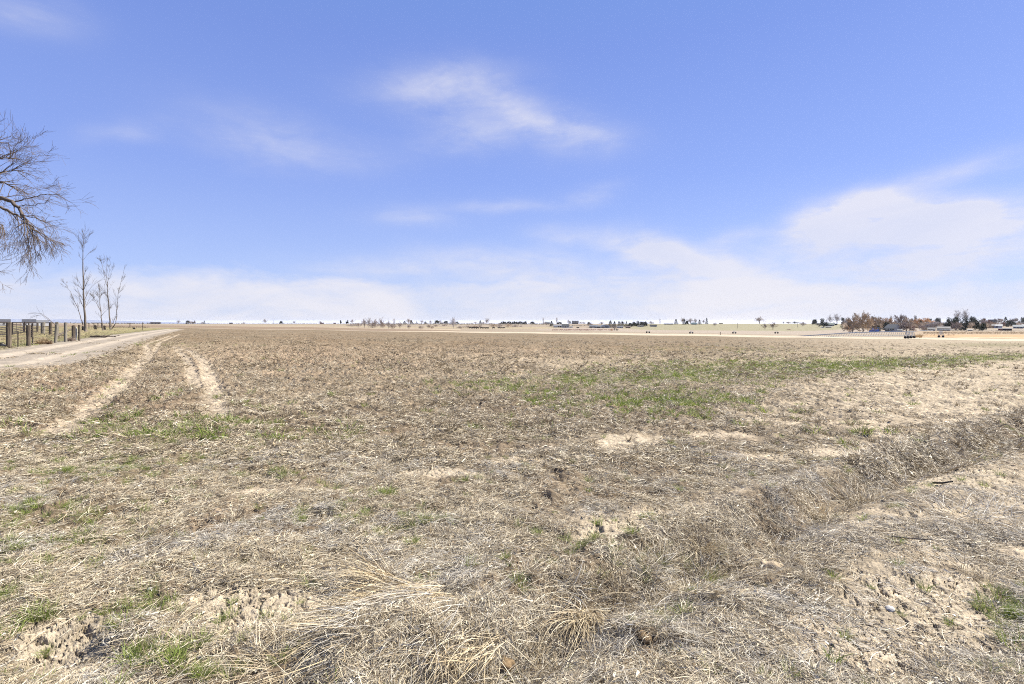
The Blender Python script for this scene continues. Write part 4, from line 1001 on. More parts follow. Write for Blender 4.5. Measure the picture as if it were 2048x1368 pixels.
# ---- skyline and far side of the valley: (kind, px, base row, top row, width, colour, label)
gL = 'small trees along the left skyline'
T = [
 ('bare', 357, 647, 640, 9, GY, 'small flat topped bare tree on the far left skyline', None),
 ('juniper', 376, 647, 641, 8, DG, 'dark evergreen at the left end of the first skyline clump', None),
 ('shrub', 382, 647, 641.5, 9, TP, 'grey bush in the middle of the first skyline clump', None),
 ('juniper', 388, 647, 641, 7, GY, 'grey crown at the right end of the first skyline clump', None),
 ('conifer', 408.5, 648, 641, 4, DG, 'tiny pointed conifer standing over a low bush on the left skyline', None),
 ('shrub', 404, 648, 643.5, 7, TP, 'low grey bush under the tiny pointed conifer', None),
 ('shrub', 487, 648, 644.5, 8, GY, 'low grey skyline bush right of the small dark hut', None),
 ('bare', 530, 648, 637, 9, GY, 'round topped bare tree alone on the left skyline', None),
 ('juniper', 562.5, 648, 642, 7, DG, 'single rounded dark evergreen on the left skyline', None),
 ('bare', 588, 648, 641.5, 6, GY, 'tiny lone bare tree right of the single dark evergreen', None),
 ('bare', 641, 647, 641.5, 7, GY, 'tiny bare tree standing above the red roofed shed', None),
 ('juniper', 681, 647.5, 640.5, 4.5, DG, 'left one of two narrow dark evergreens on the skyline', None),
 ('juniper', 694.5, 647.5, 640, 5.5, DG, 'right one of two narrow dark evergreens on the skyline', None),
 ('bare', 704, 648, 637.5, 9, PG, 'pale fine bare tree right of the two narrow evergreens', None),
 ('shrub', 703, 653, 648, 22, TP, 'low brown thicket at the left foot of the creek trees', None),
 ('shrub', 717, 654.5, 645, 12, TP, 'brown bush at the left end of the creek trees', None),
 ('bare', 729, 655, 636, 13, TP, 'first tall bare tree of the creek row', 'bare trees along the creek'),
 ('bare', 738, 655, 635, 11, GY, 'second tall bare tree of the creek row', 'bare trees along the creek'),
 ('bare', 750, 655.5, 638, 14, BR, 'rounded brown bare tree in the middle of the creek row', 'bare trees along the creek'),
 ('bare', 762, 656, 635.5, 14, TP, 'broad tall bare tree right of the rounded brown one', 'bare trees along the creek'),
 ('shrub', 745, 655.5, 645, 24, TP, 'grey undergrowth below the middle creek trees', None),
 ('shrub', 766, 656, 646, 12, BR, 'brown undergrowth below the broad tall creek tree', None),
 ('bare', 777, 657, 640, 10, GY, 'thin bare tree near the right end of the creek row', 'bare trees along the creek'),
 ('poplar', 788, 657.5, 637, 5, TP, 'narrow upright tree with one tall leader in the creek row', 'bare trees along the creek'),
 ('shrub', 785, 657.5, 647, 16, TP, 'grey bush below the narrow upright creek tree', None),
 ('bare', 800, 657.5, 643, 10, TP, 'last small bare tree of the creek row', 'bare trees along the creek'),
 ('conifer', 809, 647.5, 642, 7, DG, 'small dark conifer just past the creek row on the skyline', None),
 ('bare', 817, 648, 637, 12, TP, 'bare tree with forked crown on the skyline past the creek row', None),
 ('juniper', 822.5, 647.5, 640, 5, OG, 'olive evergreen beside the forked crown', None),
 ('shrub', 818, 657.5, 648, 8, TP, 'small grey bush in the creek bottom below the forked crown', None),
 ('conifer', 833.5, 647.5, 641.5, 2.5, DG, 'thin dark conifer on the middle left skyline', None),
 ('shrub', 842, 658, 651, 12, TP, 'rounded grey creek bush left of the double brown bushes', None),
 ('bare', 844, 647.5, 640, 8, GY, 'round grey bare tree left of the squat dark evergreen', None),
 ('juniper', 850.5, 647.5, 643, 5, DG, 'squat dark evergreen on the middle left skyline', None),
 ('bare', 861, 648, 640, 6, GY, 'little grey bare tree with round head on the skyline', None),
 ('shrub', 857, 656, 648.5, 9, BR, 'left one of the double brown bushes in the creek bottom', None),
 ('shrub', 864, 657.5, 651.5, 9, BR, 'right one of the double brown bushes in the creek bottom', None),
 ('juniper', 874, 647.5, 640.5, 9, OG, 'olive rounded evergreen left of the white skyline shed', None),
 ('bare', 880, 647.5, 640, 7, GY, 'grey bare tree pressed against the olive evergreen', None),
 ('shrub', 872, 653.5, 649, 9, BR, 'brown bush on the slope below the olive evergreen', None),
 ('juniper', 891.5, 646.8, 641.8, 8, DG, 'dark evergreen right of the white skyline shed', None),
 ('shrub', 890, 652.5, 648, 12, BR, 'brown bush on the slope below the white skyline shed', None),
 ('bare', 906.5, 657, 634.5, 14, PG, 'tall pale vase shaped bare tree in the creek bottom', None),
 ('juniper', 914, 647, 643, 6, DG, 'small dark evergreen peeping right of the pale vase shaped tree', None),
 ('shrub', 921, 657.5, 651.5, 16, TP, 'dark based bush at the foot of the pale vase shaped tree', None),
 ('shrub', 935, 656.5, 650.5, 16, TP, 'low grey creek bush second from the pale vase shaped tree', None),
 ('shrub', 949, 656, 650.5, 18, BR, 'low brown creek bush third from the pale vase shaped tree', None),
 ('shrub', 960, 655.5, 649, 12, TP, 'taller grey bush ending the low creek hedge', None),
 ('conifer', 960.5, 646.5, 640.5, 5.5, DG, 'dark pointed conifer on the skyline above the creek hedge', None),
 ('bare', 951, 646.8, 643, 7, TP, 'low brown bare tree left of the dark pointed conifer', None),
 ('bare', 974, 650, 636, 10, GY, 'tall open bare tree right of the dark pointed conifer', None),
 ('shrub', 966, 647.5, 644, 8, TP, 'low brown brush between the pointed conifer and the open bare tree', None),
 ('shrub', 987, 655, 647, 16, TN, 'big tan rounded bush at the left of the tan brush belt', None),
 ('shrub', 1000, 655, 647, 16, TP, 'grey brown rounded bush in the tan brush belt', None),
 ('shrub', 1016, 655, 647, 15, TN, 'tallest tan bush in the right half of the brush belt', None),
 ('shrub', 1030, 654.5, 649.5, 17, TP, 'low bush ending the tan brush belt', None),
 ('shrub', 1042, 654, 650.5, 8, TP, 'small dark bush beyond the end of the brush belt', None),
]
for i in range(14):
    p = 1003 + i * 3.7; T.append(('juniper', p, 648.5, 643.2 - .8 * (i % 3 == 1), 4.6, DG, None, 'row of dark evergreens along the middle skyline'))
T += [
 ('juniper', 1065, 648.5, 643, 9, DG, 'first dark evergreen of the pair left of the tall brown poplar', None),
 ('poplar', 1086.5, 648.5, 635, 3.6, TP, 'left one of two tall brown columnar poplars', 'pair of columnar poplars'),
 ('poplar', 1113.5, 648.5, 634.5, 3.6, TP, 'right one of two tall brown columnar poplars', 'pair of columnar poplars'),
 ('conifer', 1103, 653, 642, 8, DG, 'large dark conifer at the left end of the white farmhouse', None),
 ('juniper', 1117, 648.5, 643, 6, OG, 'olive evergreen just right of the right poplar', None),
 ('juniper', 1121, 648.5, 644, 5, DG, 'low dark evergreen above the white farmhouse', None),
 ('shrub', 1090, 648.5, 643.5, 8, TP, 'brown brush at the foot of the left poplar', None),
 ('bare', 1137, 648, 639, 6, PG, 'thin pale bare tree left of the dark roofed hilltop house', None),
 ('conifer', 1140, 647.5, 641.8, 6, DG, 'dark conifer touching the dark roofed hilltop house', None),
 ('shrub', 1162, 648, 643, 8, TP, 'brown bush right of the dark roofed hilltop house', None),
 ('shrub', 1168, 648.5, 643.5, 7, GY, 'grey bush second right of the hilltop house', None),
 ('bare', 1181, 655, 644, 12, TP, 'bare tree leaning over the grey metal sheds', None),
 ('juniper', 1177, 649.5, 644, 8, OG, 'olive crown left of the leaning bare tree', None),
 ('bare', 1203, 650, 643.5, 12, TP, 'low reddish bare tree above the arched grey barn', None),
 ('conifer', 1221, 655, 641, 11, OG, 'tallest olive conifer right of the arched grey barn', None),
 ('conifer', 1229, 655, 642.5, 9, OG, 'second olive conifer right of the arched grey barn', None),
 ('conifer', 1238, 654, 642, 8, DG, 'dark conifer above the white trailer', None),
 ('bare', 1244, 651, 641, 9, GY, 'bare crown behind the dark conifers', None),
 ('conifer', 1245.5, 654, 643, 8, DG, 'second dark conifer above the white trailer', None),
 ('conifer', 1253, 654, 642.5, 6, DG, 'dark conifer above the reddish shed', None),
 ('juniper', 1260, 653.5, 645.5, 8, DG, 'rounded dark evergreen right of the reddish shed', None),
 ('juniper', 1268, 653, 643.5, 9, OG, 'olive evergreen left in the long dark grove', None),
 ('juniper', 1275, 652.8, 641.5, 9, OG, 'highest olive evergreen in the long dark grove', None),
 ('juniper', 1283, 653, 643, 10, DG, 'dark evergreen in the middle of the long grove', None),
 ('juniper', 1291, 653, 643, 9, DG, 'dark evergreen at the right end of the long grove', None),
 ('bare', 1302, 650, 642, 14, GY, 'faint grey bare trees right of the long grove', None),
 ('bare', 1229, 661, 648, 13, GY, 'dark little bare tree at the field edge among red brush', None),
 ('shrub', 1223.5, 661.5, 657.5, 6, OR, 'rust coloured bush left of the little field edge tree', None),
 ('shrub', 1234, 661.5, 657.5, 6, OG, 'olive bush right of the little field edge tree', None),
 ('poplar', 1320, 649.5, 637, 2.6, TP, 'single thin dark poplar on the skyline left of the hill', None),
 ('conifer', 1352, 649, 638, 8, DG, 'pointed blue green conifer standing alone left of the hilltop grove', None),
 ('bare', 1366, 648, 635.5, 12, BR, 'brown bare tree behind the leftmost hilltop conifer', None),
 ('conifer', 1368.5, 649.5, 637.5, 7, DG, 'leftmost conifer of the hilltop grove', None),
 ('juniper', 1374, 649.5, 641, 6, DG, 'low dark evergreen beside the leftmost hilltop conifer', None),
 ('bare', 1381, 648, 636.5, 14, BR, 'wide brown bare tree in the middle of the hilltop grove', None),
 ('bare', 1391, 648, 636, 9, GY, 'grey bare tree behind the teal roofed house', None),
 ('conifer', 1399, 649, 639, 8, DG, 'broad dark conifer right of the teal roofed house', None),
 ('bare', 1407, 648, 639, 7, GY, 'small grey bare tree left of the last hilltop conifer', None),
 ('conifer', 1413.5, 648.5, 635.5, 6, DG, 'slender tall conifer at the right end of the hilltop grove', None),
 ('shrub', 1430, 651.5, 644.5, 8, TP, 'dark rounded shrub on the hillside right of the grove', None),
 ('bare', 1519, 647.5, 633.5, 21, BR, 'broad bare tree alone on the crest of the hill', None),
 ('bare', 1530, 659.5, 645.5, 11, BR, 'left one of two brown trees on the near slope of the hill', None),
 ('bare', 1546, 659.5, 644, 17, BR, 'right wider one of two brown trees on the near slope of the hill', None),
 ('shrub', 1567, 646.8, 642.5, 4, GY, 'first tiny bush on the right part of the crest', None),
 ('shrub', 1577, 646.8, 643, 10, TP, 'second low bush on the right part of the crest', None),
 ('shrub', 1590, 647, 642.5, 14, OG, 'long olive bush on the right part of the crest', None),
 ('shrub', 1606, 652, 643.5, 14, TP, 'grey brown shrub on the slope left of the dark evergreens', None),
 ('shrub', 1578, 660, 657.5, 10, RD, 'flat dark bush at the edge of the pale field', None),
 ('juniper', 1630, 650, 638.5, 13, DG, 'left dark evergreen of the pair by the green roofed house', None),
 ('juniper', 1647, 654, 637.5, 18, DG, 'big round dark evergreen of the pair by the green roofed house', None),
 ('bare', 1660, 650, 629, 12, PG, 'left tall pale bare tree behind the green roofed house', None),
 ('bare', 1674, 650, 627.5, 16, PG, 'right tall pale bare tree behind the green roofed house', None),
 ('juniper', 1669, 650.5, 645, 10, DG, 'low dark bush against the green roofed house', None),
 ('column', 1686, 655, 635.5, 8, DG, 'tall narrow dark evergreen left of the big tan willow', None),
 ('willow', 1691, 655, 639, 9, TP, 'brown leafless tree between the two narrow dark evergreens', None),
 ('column', 1697, 653, 635.5, 6, DG, 'second narrow dark evergreen left of the big tan willow', None),
 ('willow', 1705, 665, 633, 24, TN, 'tan leafless tree at the left shoulder of the big willow', None),
 ('willow', 1726, 665, 626, 36, TN, 'biggest tan willow with a wide rounded crown', None),
 ('shrub', 1698, 664, 651, 14, OR, 'orange brush at the left foot of the big willow', None),
 ('willow', 1744, 664, 637, 16, BR, 'brown willow at the right shoulder of the big willow', None),
 ('juniper', 1745, 650, 633, 9, OG, 'olive evergreen top showing behind the big willow', None),
 ('willow', 1759, 658, 633.5, 24, TN, 'tan orange tree left of the white gabled house', None),
 ('willow', 1776, 655, 636, 22, OR, 'orange tree behind the white gabled house', None),
 ('juniper', 1773, 660, 643.5, 14, DG, 'dark evergreen at the left wall of the white gabled house', None),
 ('bare', 1782, 648, 630, 8, GY, 'grey bare top rising behind the orange tree', None),
 ('juniper', 1752, 663, 650, 14, OG, 'olive bush above the blue tarp', None),
 ('willow', 1801, 655, 630, 24, TP, 'tall taupe tree right of the white gabled house', None),
 ('juniper', 1811, 648, 631, 7, TP, 'dark rounded top behind the tall taupe tree', None),
 ('willow', 1818, 656, 636, 18, TN, 'tan tree between the taupe tree and the orange crown', None),
 ('willow', 1813, 663, 644, 24, TP, 'low grey pink tree in front of the tall taupe tree', None),
 ('juniper', 1829, 648, 631, 11, GY, 'faint grey flat topped tree standing above the others', None),
 ('willow', 1824, 663, 651, 12, RD, 'dark red bush by the steel irrigation machine', None),
 ('willow', 1832, 656, 638.5, 14, OR, 'orange crown left of the olive evergreen', None),
 ('juniper', 1838, 655, 639.5, 14, OG, 'olive evergreen in the orange grove', None),
 ('willow', 1848, 650, 636, 26, OR, 'wide orange tree behind the cream shed', None),
 ('shrub', 1843, 662, 648, 14, TP, 'grey brush left of the cream shed', None),
 ('willow', 1867, 659, 643, 32, PG, 'pale grey wide tree above the grey barn', None),
 ('juniper', 1860, 648, 637, 10, OG, 'olive rounded top behind the pale grey tree', None),
 ('juniper', 1876, 650, 635.5, 14, DG, 'dark rounded top behind the pale grey tree', None),
 ('juniper', 1895, 659, 636, 18, DG, 'first dark evergreen of the thick grove on the right', None),
 ('juniper', 1911, 660, 634.5, 20, OG, 'olive evergreen in the thick grove on the right', None),
 ('willow', 1912, 661, 644, 20, TP, 'taupe leafless bush in front of the thick grove', None),
 ('juniper', 1930, 661, 633.5, 18, DG, 'tallest dark evergreen of the thick grove on the right', None),
 ('juniper', 1945, 655, 633, 14, OG, 'olive evergreen top at the right of the thick grove', None),
 ('willow', 1948, 650, 639, 12, OR, 'yellow orange tree showing between the grove and its last evergreen', None),
 ('juniper', 1958, 661, 640, 20, OG, 'broad dark olive evergreen at the right end of the thick grove', None),
 ('juniper', 1967, 660, 645, 10, DG, 'low dark evergreen closing the thick grove', None),
 ('bare', 1915, 648, 620, 14, PG, 'left faint tall bare tree rising behind the thick grove', None),
 ('bare', 1930, 648, 618.5, 18, PG, 'right faint tall bare tree rising behind the thick grove', None),
 ('willow', 1974, 655, 639, 16, RD, 'reddish leafless tree right of the thick grove', None),
 ('willow', 1982, 651, 643, 7, OR, 'small yellow tree beside the reddish tree', None),
 ('willow', 1966, 648, 636, 12, TP, 'grey brown top behind the reddish tree', None),
 ('juniper', 1984, 650, 642, 5, DG, 'little dark evergreen at the long white building', None),
 ('willow', 1996, 648, 637, 18, TP, 'grey brown trees behind the long white building', None),
 ('conifer', 2011.5, 652, 633.5, 12, OG, 'tall pale green conifer near the right edge', None),
 ('juniper', 2022, 653.5, 641.5, 18, DG, 'dark evergreen hedge below the tall pale green conifer', None),
 ('willow', 2008, 653, 644, 9, RD, 'brown tree between the white building and the dark hedge', None),
 ('willow', 2027, 648, 636.5, 22, TP, 'hazy brown trees behind the dark hedge', None),
 ('juniper', 2047, 650, 634.5, 14, OG, 'olive tree cut by the right edge', None),
 ('shrub', 2035, 650, 644, 10, TN, 'tan bush above the blue grey house', None),
]
for e in T:
    tree(e[0], e[1], e[2], e[3], e[4], e[5], e[6] or 'small dark evergreen in the close row along the middle skyline', e[7])

# brush belts nobody could count
def brush(x0, x1, row, hpx, n, col, label, seed, name='brush'):
    r = np.random.default_rng(seed); V_ = []; F_ = []
    for i in range(n):
        px = r.uniform(x0, x1); x, Y, z = locate(px, row + r.uniform(-1.2, .6)); h = hpx / 1024 * Y * r.uniform(.4, 1.1)
        for k_ in range(9):
            o = len(V_); dx, dy = r.normal(0, .38 * h, 2); w = h * .045
            V_ += [(x - w, Y, z - .1), (x + w, Y + w, z - .1), (x + dx, Y + dy, z + h * r.uniform(.6, 1))]; F_.append((o, o + 1, o + 2))
    me = raw_mesh(name, np.array(V_), np.array(F_)); o = link(name, me, M_tint); o.color = (*col, 1); tag(o, label, kind='stuff')
brush(1105, 1228, 660.5, 2.6, 420, RD, 'line of reddish brush along the far side of the pale lane', 1)
brush(1829, 1843, 675, 8, 45, (.62, .40, .18), 'rust orange weeds beside the irrigation machine', 2)
brush(1846, 2048, 667, 4, 700, (.56, .41, .24), 'tawny dry grass belt in front of the right houses', 3)
brush(1845, 1910, 671, 3, 90, (.70, .50, .32), 'orange dry weeds around the second machine', 4)
brush(1775, 1812, 672.5, 2, 50, (.45, .34, .24), 'brown weeds under the pipe span', 5)
brush(1890, 2048, 663, 2.5, 400, (.50, .43, .33), 'pale dry brush at the foot of the thick grove', 6)
brush(1690, 1990, 656, 13, 1900, (.50, .37, .26), 'tangled leafless undergrowth joining the trees on the right', 10, 'undergrowth')
brush(1970, 2048, 652, 8, 600, (.46, .35, .27), 'low leafless scrub between the buildings at the right edge', 11, 'undergrowth')
brush(1100, 1300, 652, 2.2, 500, (.38, .32, .25), 'low scrub around the middle farm buildings', 12, 'undergrowth')
brush(820, 1100, 648.5, 1.6, 500, (.30, .28, .25), 'scrub along the middle skyline', 13, 'undergrowth')
brush(700, 1110, 649, 3, 900, (.42, .36, .30), 'thin continuous scrub along the middle creek and skyline', 14, 'undergrowth')
brush(300, 720, 648, 1.6, 500, (.36, .32, .28), 'scrub along the left skyline', 7)
brush(180, 300, 655, 2.5, 300, (.48, .38, .24), 'dry grass belt beyond the bare trees', 8)
brush(100, 300, 647, 3, 300, (.36, .31, .29), 'distant brown scrub behind the fences', 9)

# ---- buildings
def house(px, base, w, h, label, wall, roofc, depth=8, roof_frac=.4, rz=0, windows=2, door=True, cat='house', name='house', eave=.4, ridge='x', garage=False, openings=None):
    x, Y, z = locate(px, base); az_ = math.atan((px - 1024) / 1024); rz = rz - az_; W_ = w / 1024 * Y * math.cos(az_); H_ = h / 1024 * Y; wh = H_ * (1 - roof_frac); rh = H_ * roof_frac; D_ = depth
    root = empty(name, (x + D_ / 2 * math.sin(az_), Y + D_ / 2 * math.cos(az_), z), rz); tag(root, label, cat)
    m_ = MB(); vs = [(-W_ / 2, -D_ / 2, -.3), (W_ / 2, -D_ / 2, -.3), (W_ / 2, D_ / 2, -.3), (-W_ / 2, D_ / 2, -.3), (-W_ / 2, -D_ / 2, wh), (W_ / 2, -D_ / 2, wh), (W_ / 2, D_ / 2, wh), (-W_ / 2, D_ / 2, wh)]
    if ridge == 'x':
        vs += [(-W_ / 2, 0, wh + rh * .97), (W_ / 2, 0, wh + rh * .97)]
        fs = [(0, 1, 5, 4), (2, 3, 7, 6), (1, 2, 6, 9, 5), (3, 0, 4, 8, 7)]
    else:
        vs += [(0, -D_ / 2, wh + rh * .97), (0, D_ / 2, wh + rh * .97)]
        fs = [(0, 1, 5, 8, 4), (2, 3, 7, 9, 6), (1, 2, 6, 5), (3, 0, 4, 7)]
    m_.add(vs, fs); m_.build('wall', M_paint, root, col=wall)
    r_ = MB(); e = eave; th = .15
    def slab(p):
        q = [(a, b2, c + th) for a, b2, c in p]; r_.add(p + q, [(0, 1, 2, 3)[::-1], (4, 5, 6, 7), (0, 1, 5, 4), (1, 2, 6, 5), (2, 3, 7, 6), (3, 0, 4, 7)])
    k_ = e * rh / ((D_ if ridge == 'x' else W_) / 2)
    if ridge == 'x':
        slab([(-W_ / 2 - e, -D_ / 2 - e, wh - k_), (W_ / 2 + e, -D_ / 2 - e, wh - k_), (W_ / 2 + e, 0, wh + rh), (-W_ / 2 - e, 0, wh + rh)])
        slab([(-W_ / 2 - e, 0, wh + rh), (W_ / 2 + e, 0, wh + rh), (W_ / 2 + e, D_ / 2 + e, wh - k_), (-W_ / 2 - e, D_ / 2 + e, wh - k_)])
    else:
        slab([(-W_ / 2 - e, -D_ / 2 - e, wh - k_), (0, -D_ / 2 - e, wh + rh), (0, D_ / 2 + e, wh + rh), (-W_ / 2 - e, D_ / 2 + e, wh - k_)])
        slab([(0, -D_ / 2 - e, wh + rh), (W_ / 2 + e, -D_ / 2 - e, wh - k_), (W_ / 2 + e, D_ / 2 + e, wh - k_), (0, D_ / 2 + e, wh + rh)])
    r_.build('roof', M_paint, root, col=tuple(c * .45 for c in roofc))
    if openings is None:
        n = windows + (1 if door else 0)
        for i in range(n):
            cx = -W_ / 2 + W_ * (i + .5) / max(n, 1)
            if door and i == n // 2: MB().box(cx, -D_ / 2 - .03, wh * .38, min(W_ * .12, 1.3), .06, wh * .76).build('door', M_dark, root)
            else: MB().box(cx, -D_ / 2 - .03, wh * .58, min(W_ * .16, 2.2), .06, wh * .34).build('window', M_dark, root)
    else:
        for (a, b2) in openings: MB().box(W_ * (a + b2) / 2, -D_ / 2 - .03, wh * .42, W_ * (b2 - a), .06, wh * .84).build('opening', M_dark, root)  # dark panel on the solid wall, painted shade in place of an open bay
    return root
WH = (.80, .80, .78); GRf = (.17, .18, .19); SIL = (.46, .50, .52); CRM = (.60, .52, .38)
house(8, 652, 26, 13, 'low white house at the left edge behind the corral', WH, (.24, .23, .23), 9, .4, windows=1, door=False, eave=.1)
hh1 = house(58, 652, 28, 13, 'white house with dark dormered roof behind the pipe panels', WH, (.19, .19, .20), 9, .45, windows=1, eave=.1)
house(84, 652, 28, 11, 'long white wing right of the dormered house', WH, (.45, .45, .44), 9, .4, windows=1, door=False, eave=.1)
house(311, 648.2, 20, 4, 'low dark roofed barn on the far left skyline', (.45, .42, .38), (.14, .13, .13), 12, .6, cat='barn', name='barn')
house(462, 648, 7, 2.6, 'small dark hut on the left skyline', (.4, .33, .30), (.10, .10, .11), 8, .5, cat='hut', name='hut', windows=0)
house(643.5, 648, 8, 2.6, 'small shed with dull red roof on the left skyline', (.5, .36, .34), (.22, .12, .12), 8, .45, cat='shed', name='shed', windows=0)
house(669.5, 648, 5, 2.6, 'tiny pinkish shed on the left skyline', (.5, .40, .38), (.42, .34, .33), 6, .4, cat='shed', name='shed', windows=0)
house(883, 647.2, 6, 3, 'small white shed on the skyline between evergreens', WH, (.6, .6, .6), 7, .4, cat='shed', name='shed', windows=0)
house(1095, 647.5, 9, 4, 'pale blue grey house between the two poplars', (.50, .54, .57), (.38, .42, .45), 10, .5)
house(1117, 655, 20, 5.6, 'white farmhouse with a pale roof at the foot of the slope', WH, (.55, .56, .58), 10, .4, openings=[(-.05, .05), (.12, .28)])
house(1131, 655.5, 14, 7, 'white farmhouse wing with a dark grey roof', WH, (.15, .16, .16), 9, .55, windows=2)
house(1142, 655.3, 7, 2.6, 'low white outbuilding right of the farmhouse', WH, (.6, .6, .58), 5, .35, windows=0, cat='shed', name='shed')
house(1150.5, 648, 13, 6.4, 'large hilltop house under a heavy dark roof', (.30, .26, .23), (.13, .13, .14), 12, .62)
house(1187, 655.5, 16, 5.5, 'grey metal shed left of the arched barn', (.50, .52, .53), (.36, .38, .40), 9, .5, cat='shed', name='shed', windows=1)
house(1197, 656, 11, 4.5, 'low grey shed with a dark open bay', (.46, .48, .50), (.48, .50, .52), 9, .35, cat='shed', name='shed', openings=[(-.35, .25)])
# arched barn
x, Y, z = locate(1212, 656); Wd = 15 / 1024 * Y; Hh = 7 / 1024 * Y; root = empty('arched_barn', (x, Y + 6, z)); tag(root, 'grey arched roof metal barn with a wide door', 'barn')
m_ = MB(); n_ = 12; prof = [(-Wd / 2 * math.cos(PI * i / n_), Hh * (.45 + .55 * math.sin(PI * i / n_))) for i in range(n_ + 1)]
vs = [(a, s_ * 6, b2) for s_ in (-1, 1) for a, b2 in prof]; m_.add(vs, [(i, i + 1, n_ + 2 + i, n_ + 1 + i) for i in range(n_)]); m_.build('roof', M_paint, root, col=(.42, .46, .48))
m_ = MB(); m_.add([(a, s_ * 5.9, b2) for s_ in (-1, 1) for a, b2 in prof] + [(-Wd / 2, -5.9, -.3), (Wd / 2, -5.9, -.3), (-Wd / 2, 5.9, -.3), (Wd / 2, 5.9, -.3)],
   [tuple(range(n_ + 1)) + (2 * n_ + 3, 2 * n_ + 2), tuple(range(n_ + 1, 2 * n_ + 2)) + (2 * n_ + 5, 2 * n_ + 4), (0, n_ + 1, 2 * n_ + 4, 2 * n_ + 2), (n_, 2 * n_ + 1, 2 * n_ + 5, 2 * n_ + 3)])
m_.build('wall', M_paint, root, col=(.50, .53, .54)); MB().box(Wd * .1, -5.98, Hh * .3, Wd * .45, .08, Hh * .6).build('door', M_paint, root, col=(.22, .25, .27))
house(1240, 656, 13, 4, 'white trailer below the dark conifers', WH, (.66, .66, .66), 4, .25, windows=3, cat='trailer', name='trailer')
house(1256, 656, 10, 3.4, 'reddish shed at the foot of the dark conifers', (.36, .22, .17), (.34, .24, .20), 6, .4, windows=1, cat='shed', name='shed')
house(1281, 653.8, 12, 2.2, 'low grey shed in front of the long dark grove', (.48, .48, .46), (.5, .5, .48), 6, .4, windows=0, cat='shed', name='shed')
house(1307, 653.5, 13, 4, 'long low building with a dark roof left of the hill', WH, (.06, .06, .06), 7, .6, windows=1)
house(1337, 649.2, 18, 2, 'long low dark roofed house on the hill left of the conifers', (.55, .53, .5), (.09, .09, .09), 8, .6, windows=3)
house(1388, 649.3, 11, 4, 'hilltop house with a teal roof', (.50, .52, .5), (.13, .27, .30), 9, .55)
house(1442, 647.2, 8, 1.8, 'tiny dark roofed shed on the crest of the hill', (.5, .48, .45), (.10, .10, .10), 7, .5, windows=0, cat='shed', name='shed')
house(1662, 652, 13, 6, 'house with a pale green roof beside the round evergreen', (.32, .31, .28), (.42, .50, .43), 9, .55)
house(1657, 655.3, 12, 2.6, 'white open front shed below the green roofed house', WH, (.76, .76, .74), 5, .25, cat='shed', name='shed', openings=[(-.42, -.12), (-.05, .2), (.26, .42)])
h_ = house(1786, 663, 22, 14, 'grey roofed house with a white gable and porch among trees', (.62, .62, .60), (.20, .22, .24), 9, .48, rz=R(-28), windows=3)
house(1800, 663.6, 9, 4, 'low white annex right of the white gabled house', (.62, .64, .64), (.46, .48, .48), 5, .3, windows=1, cat='shed', name='shed')
house(1850, 662, 10, 8, 'small cream shed with a peaked gable', CRM, (.58, .54, .44), 5, .45, ridge='y', windows=0, cat='shed', name='shed')
house(1863, 661.5, 14, 6, 'low dark grey roofed shed right of the cream shed', (.34, .32, .30), (.20, .19, .19), 6, .5, cat='shed', name='shed', windows=1)
house(1887, 661.5, 26, 8, 'long grey barn with a shallow pale roof edge', (.34, .33, .29), (.28, .26, .24), 9, .42, cat='barn', name='barn', windows=2)
house(1940, 661.8, 10, 2.6, 'low white shed under the thick grove', (.5, .5, .46), (.55, .54, .5), 5, .3, cat='shed', name='shed', windows=0)
house(1994, 656.5, 21, 7.5, 'long white metal building near the right edge', (.74, .75, .76), (.76, .77, .78), 9, .35, windows=0, cat='building', name='building')
rb = house(2010, 661.3, 28, 5, 'red shed with wide dark open bays', (.34, .07, .05), (.40, .38, .36), 7, .2, cat='shed', name='shed', openings=[(-.18, .14), (.17, .47)])
house(2036, 657, 20, 7, 'blue grey house near the right edge', (.42, .50, .55), (.24, .31, .36), 9, .5)
house(2050, 656.5, 12, 7.5, 'white house cut by the right edge', WH, (.62, .64, .66), 9, .45)
house(1984, 645, 15, 9, 'brown roofed house above the orange trees', (.30, .24, .22), (.24, .18, .19), 9, .6)
# vehicle
def car(px, base, w, label, col, cat='car'):
    x, Y, z = locate(px, base); L = w / 1024 * Y; H_ = L * .36; root = empty('parked_car', (x, Y, z), R(8)); tag(root, label, cat)
    m_ = MB(); pr = [(-.5, .12), (-.5, .5), (-.30, .58), (-.17, .98), (.22, 1.0), (.36, .62), (.5, .5), (.5, .12)]
    vs = [(a * L, s_ * .85, b2 * H_) for s_ in (-1, 1) for a, b2 in pr]; n = len(pr)
    m_.add(vs, [tuple(range(n))[::-1], tuple(range(n, 2 * n))] + [(i, (i + 1) % n, (i + 1) % n + n, i + n) for i in range(n)]); m_.build('body', M_paint, root, col=col)
    MB().box(L * .02, -.87, H_ * .78, L * .34, .04, H_ * .25).build('window', M_dark, root)
    for a in (-.3, .3):
        for s_ in (-.8, .8): MB().tube([Vector((a * L, s_ - .1, .32)), Vector((a * L, s_ + .1, .32))], .33, 12).build('wheel', M_tyre, root)
car(1645, 655.8, 6.5, 'white car parked below the round dark evergreen', WH)
car(1866, 662, 6, 'white van parked between the cream shed and the grey barn', WH, 'van')
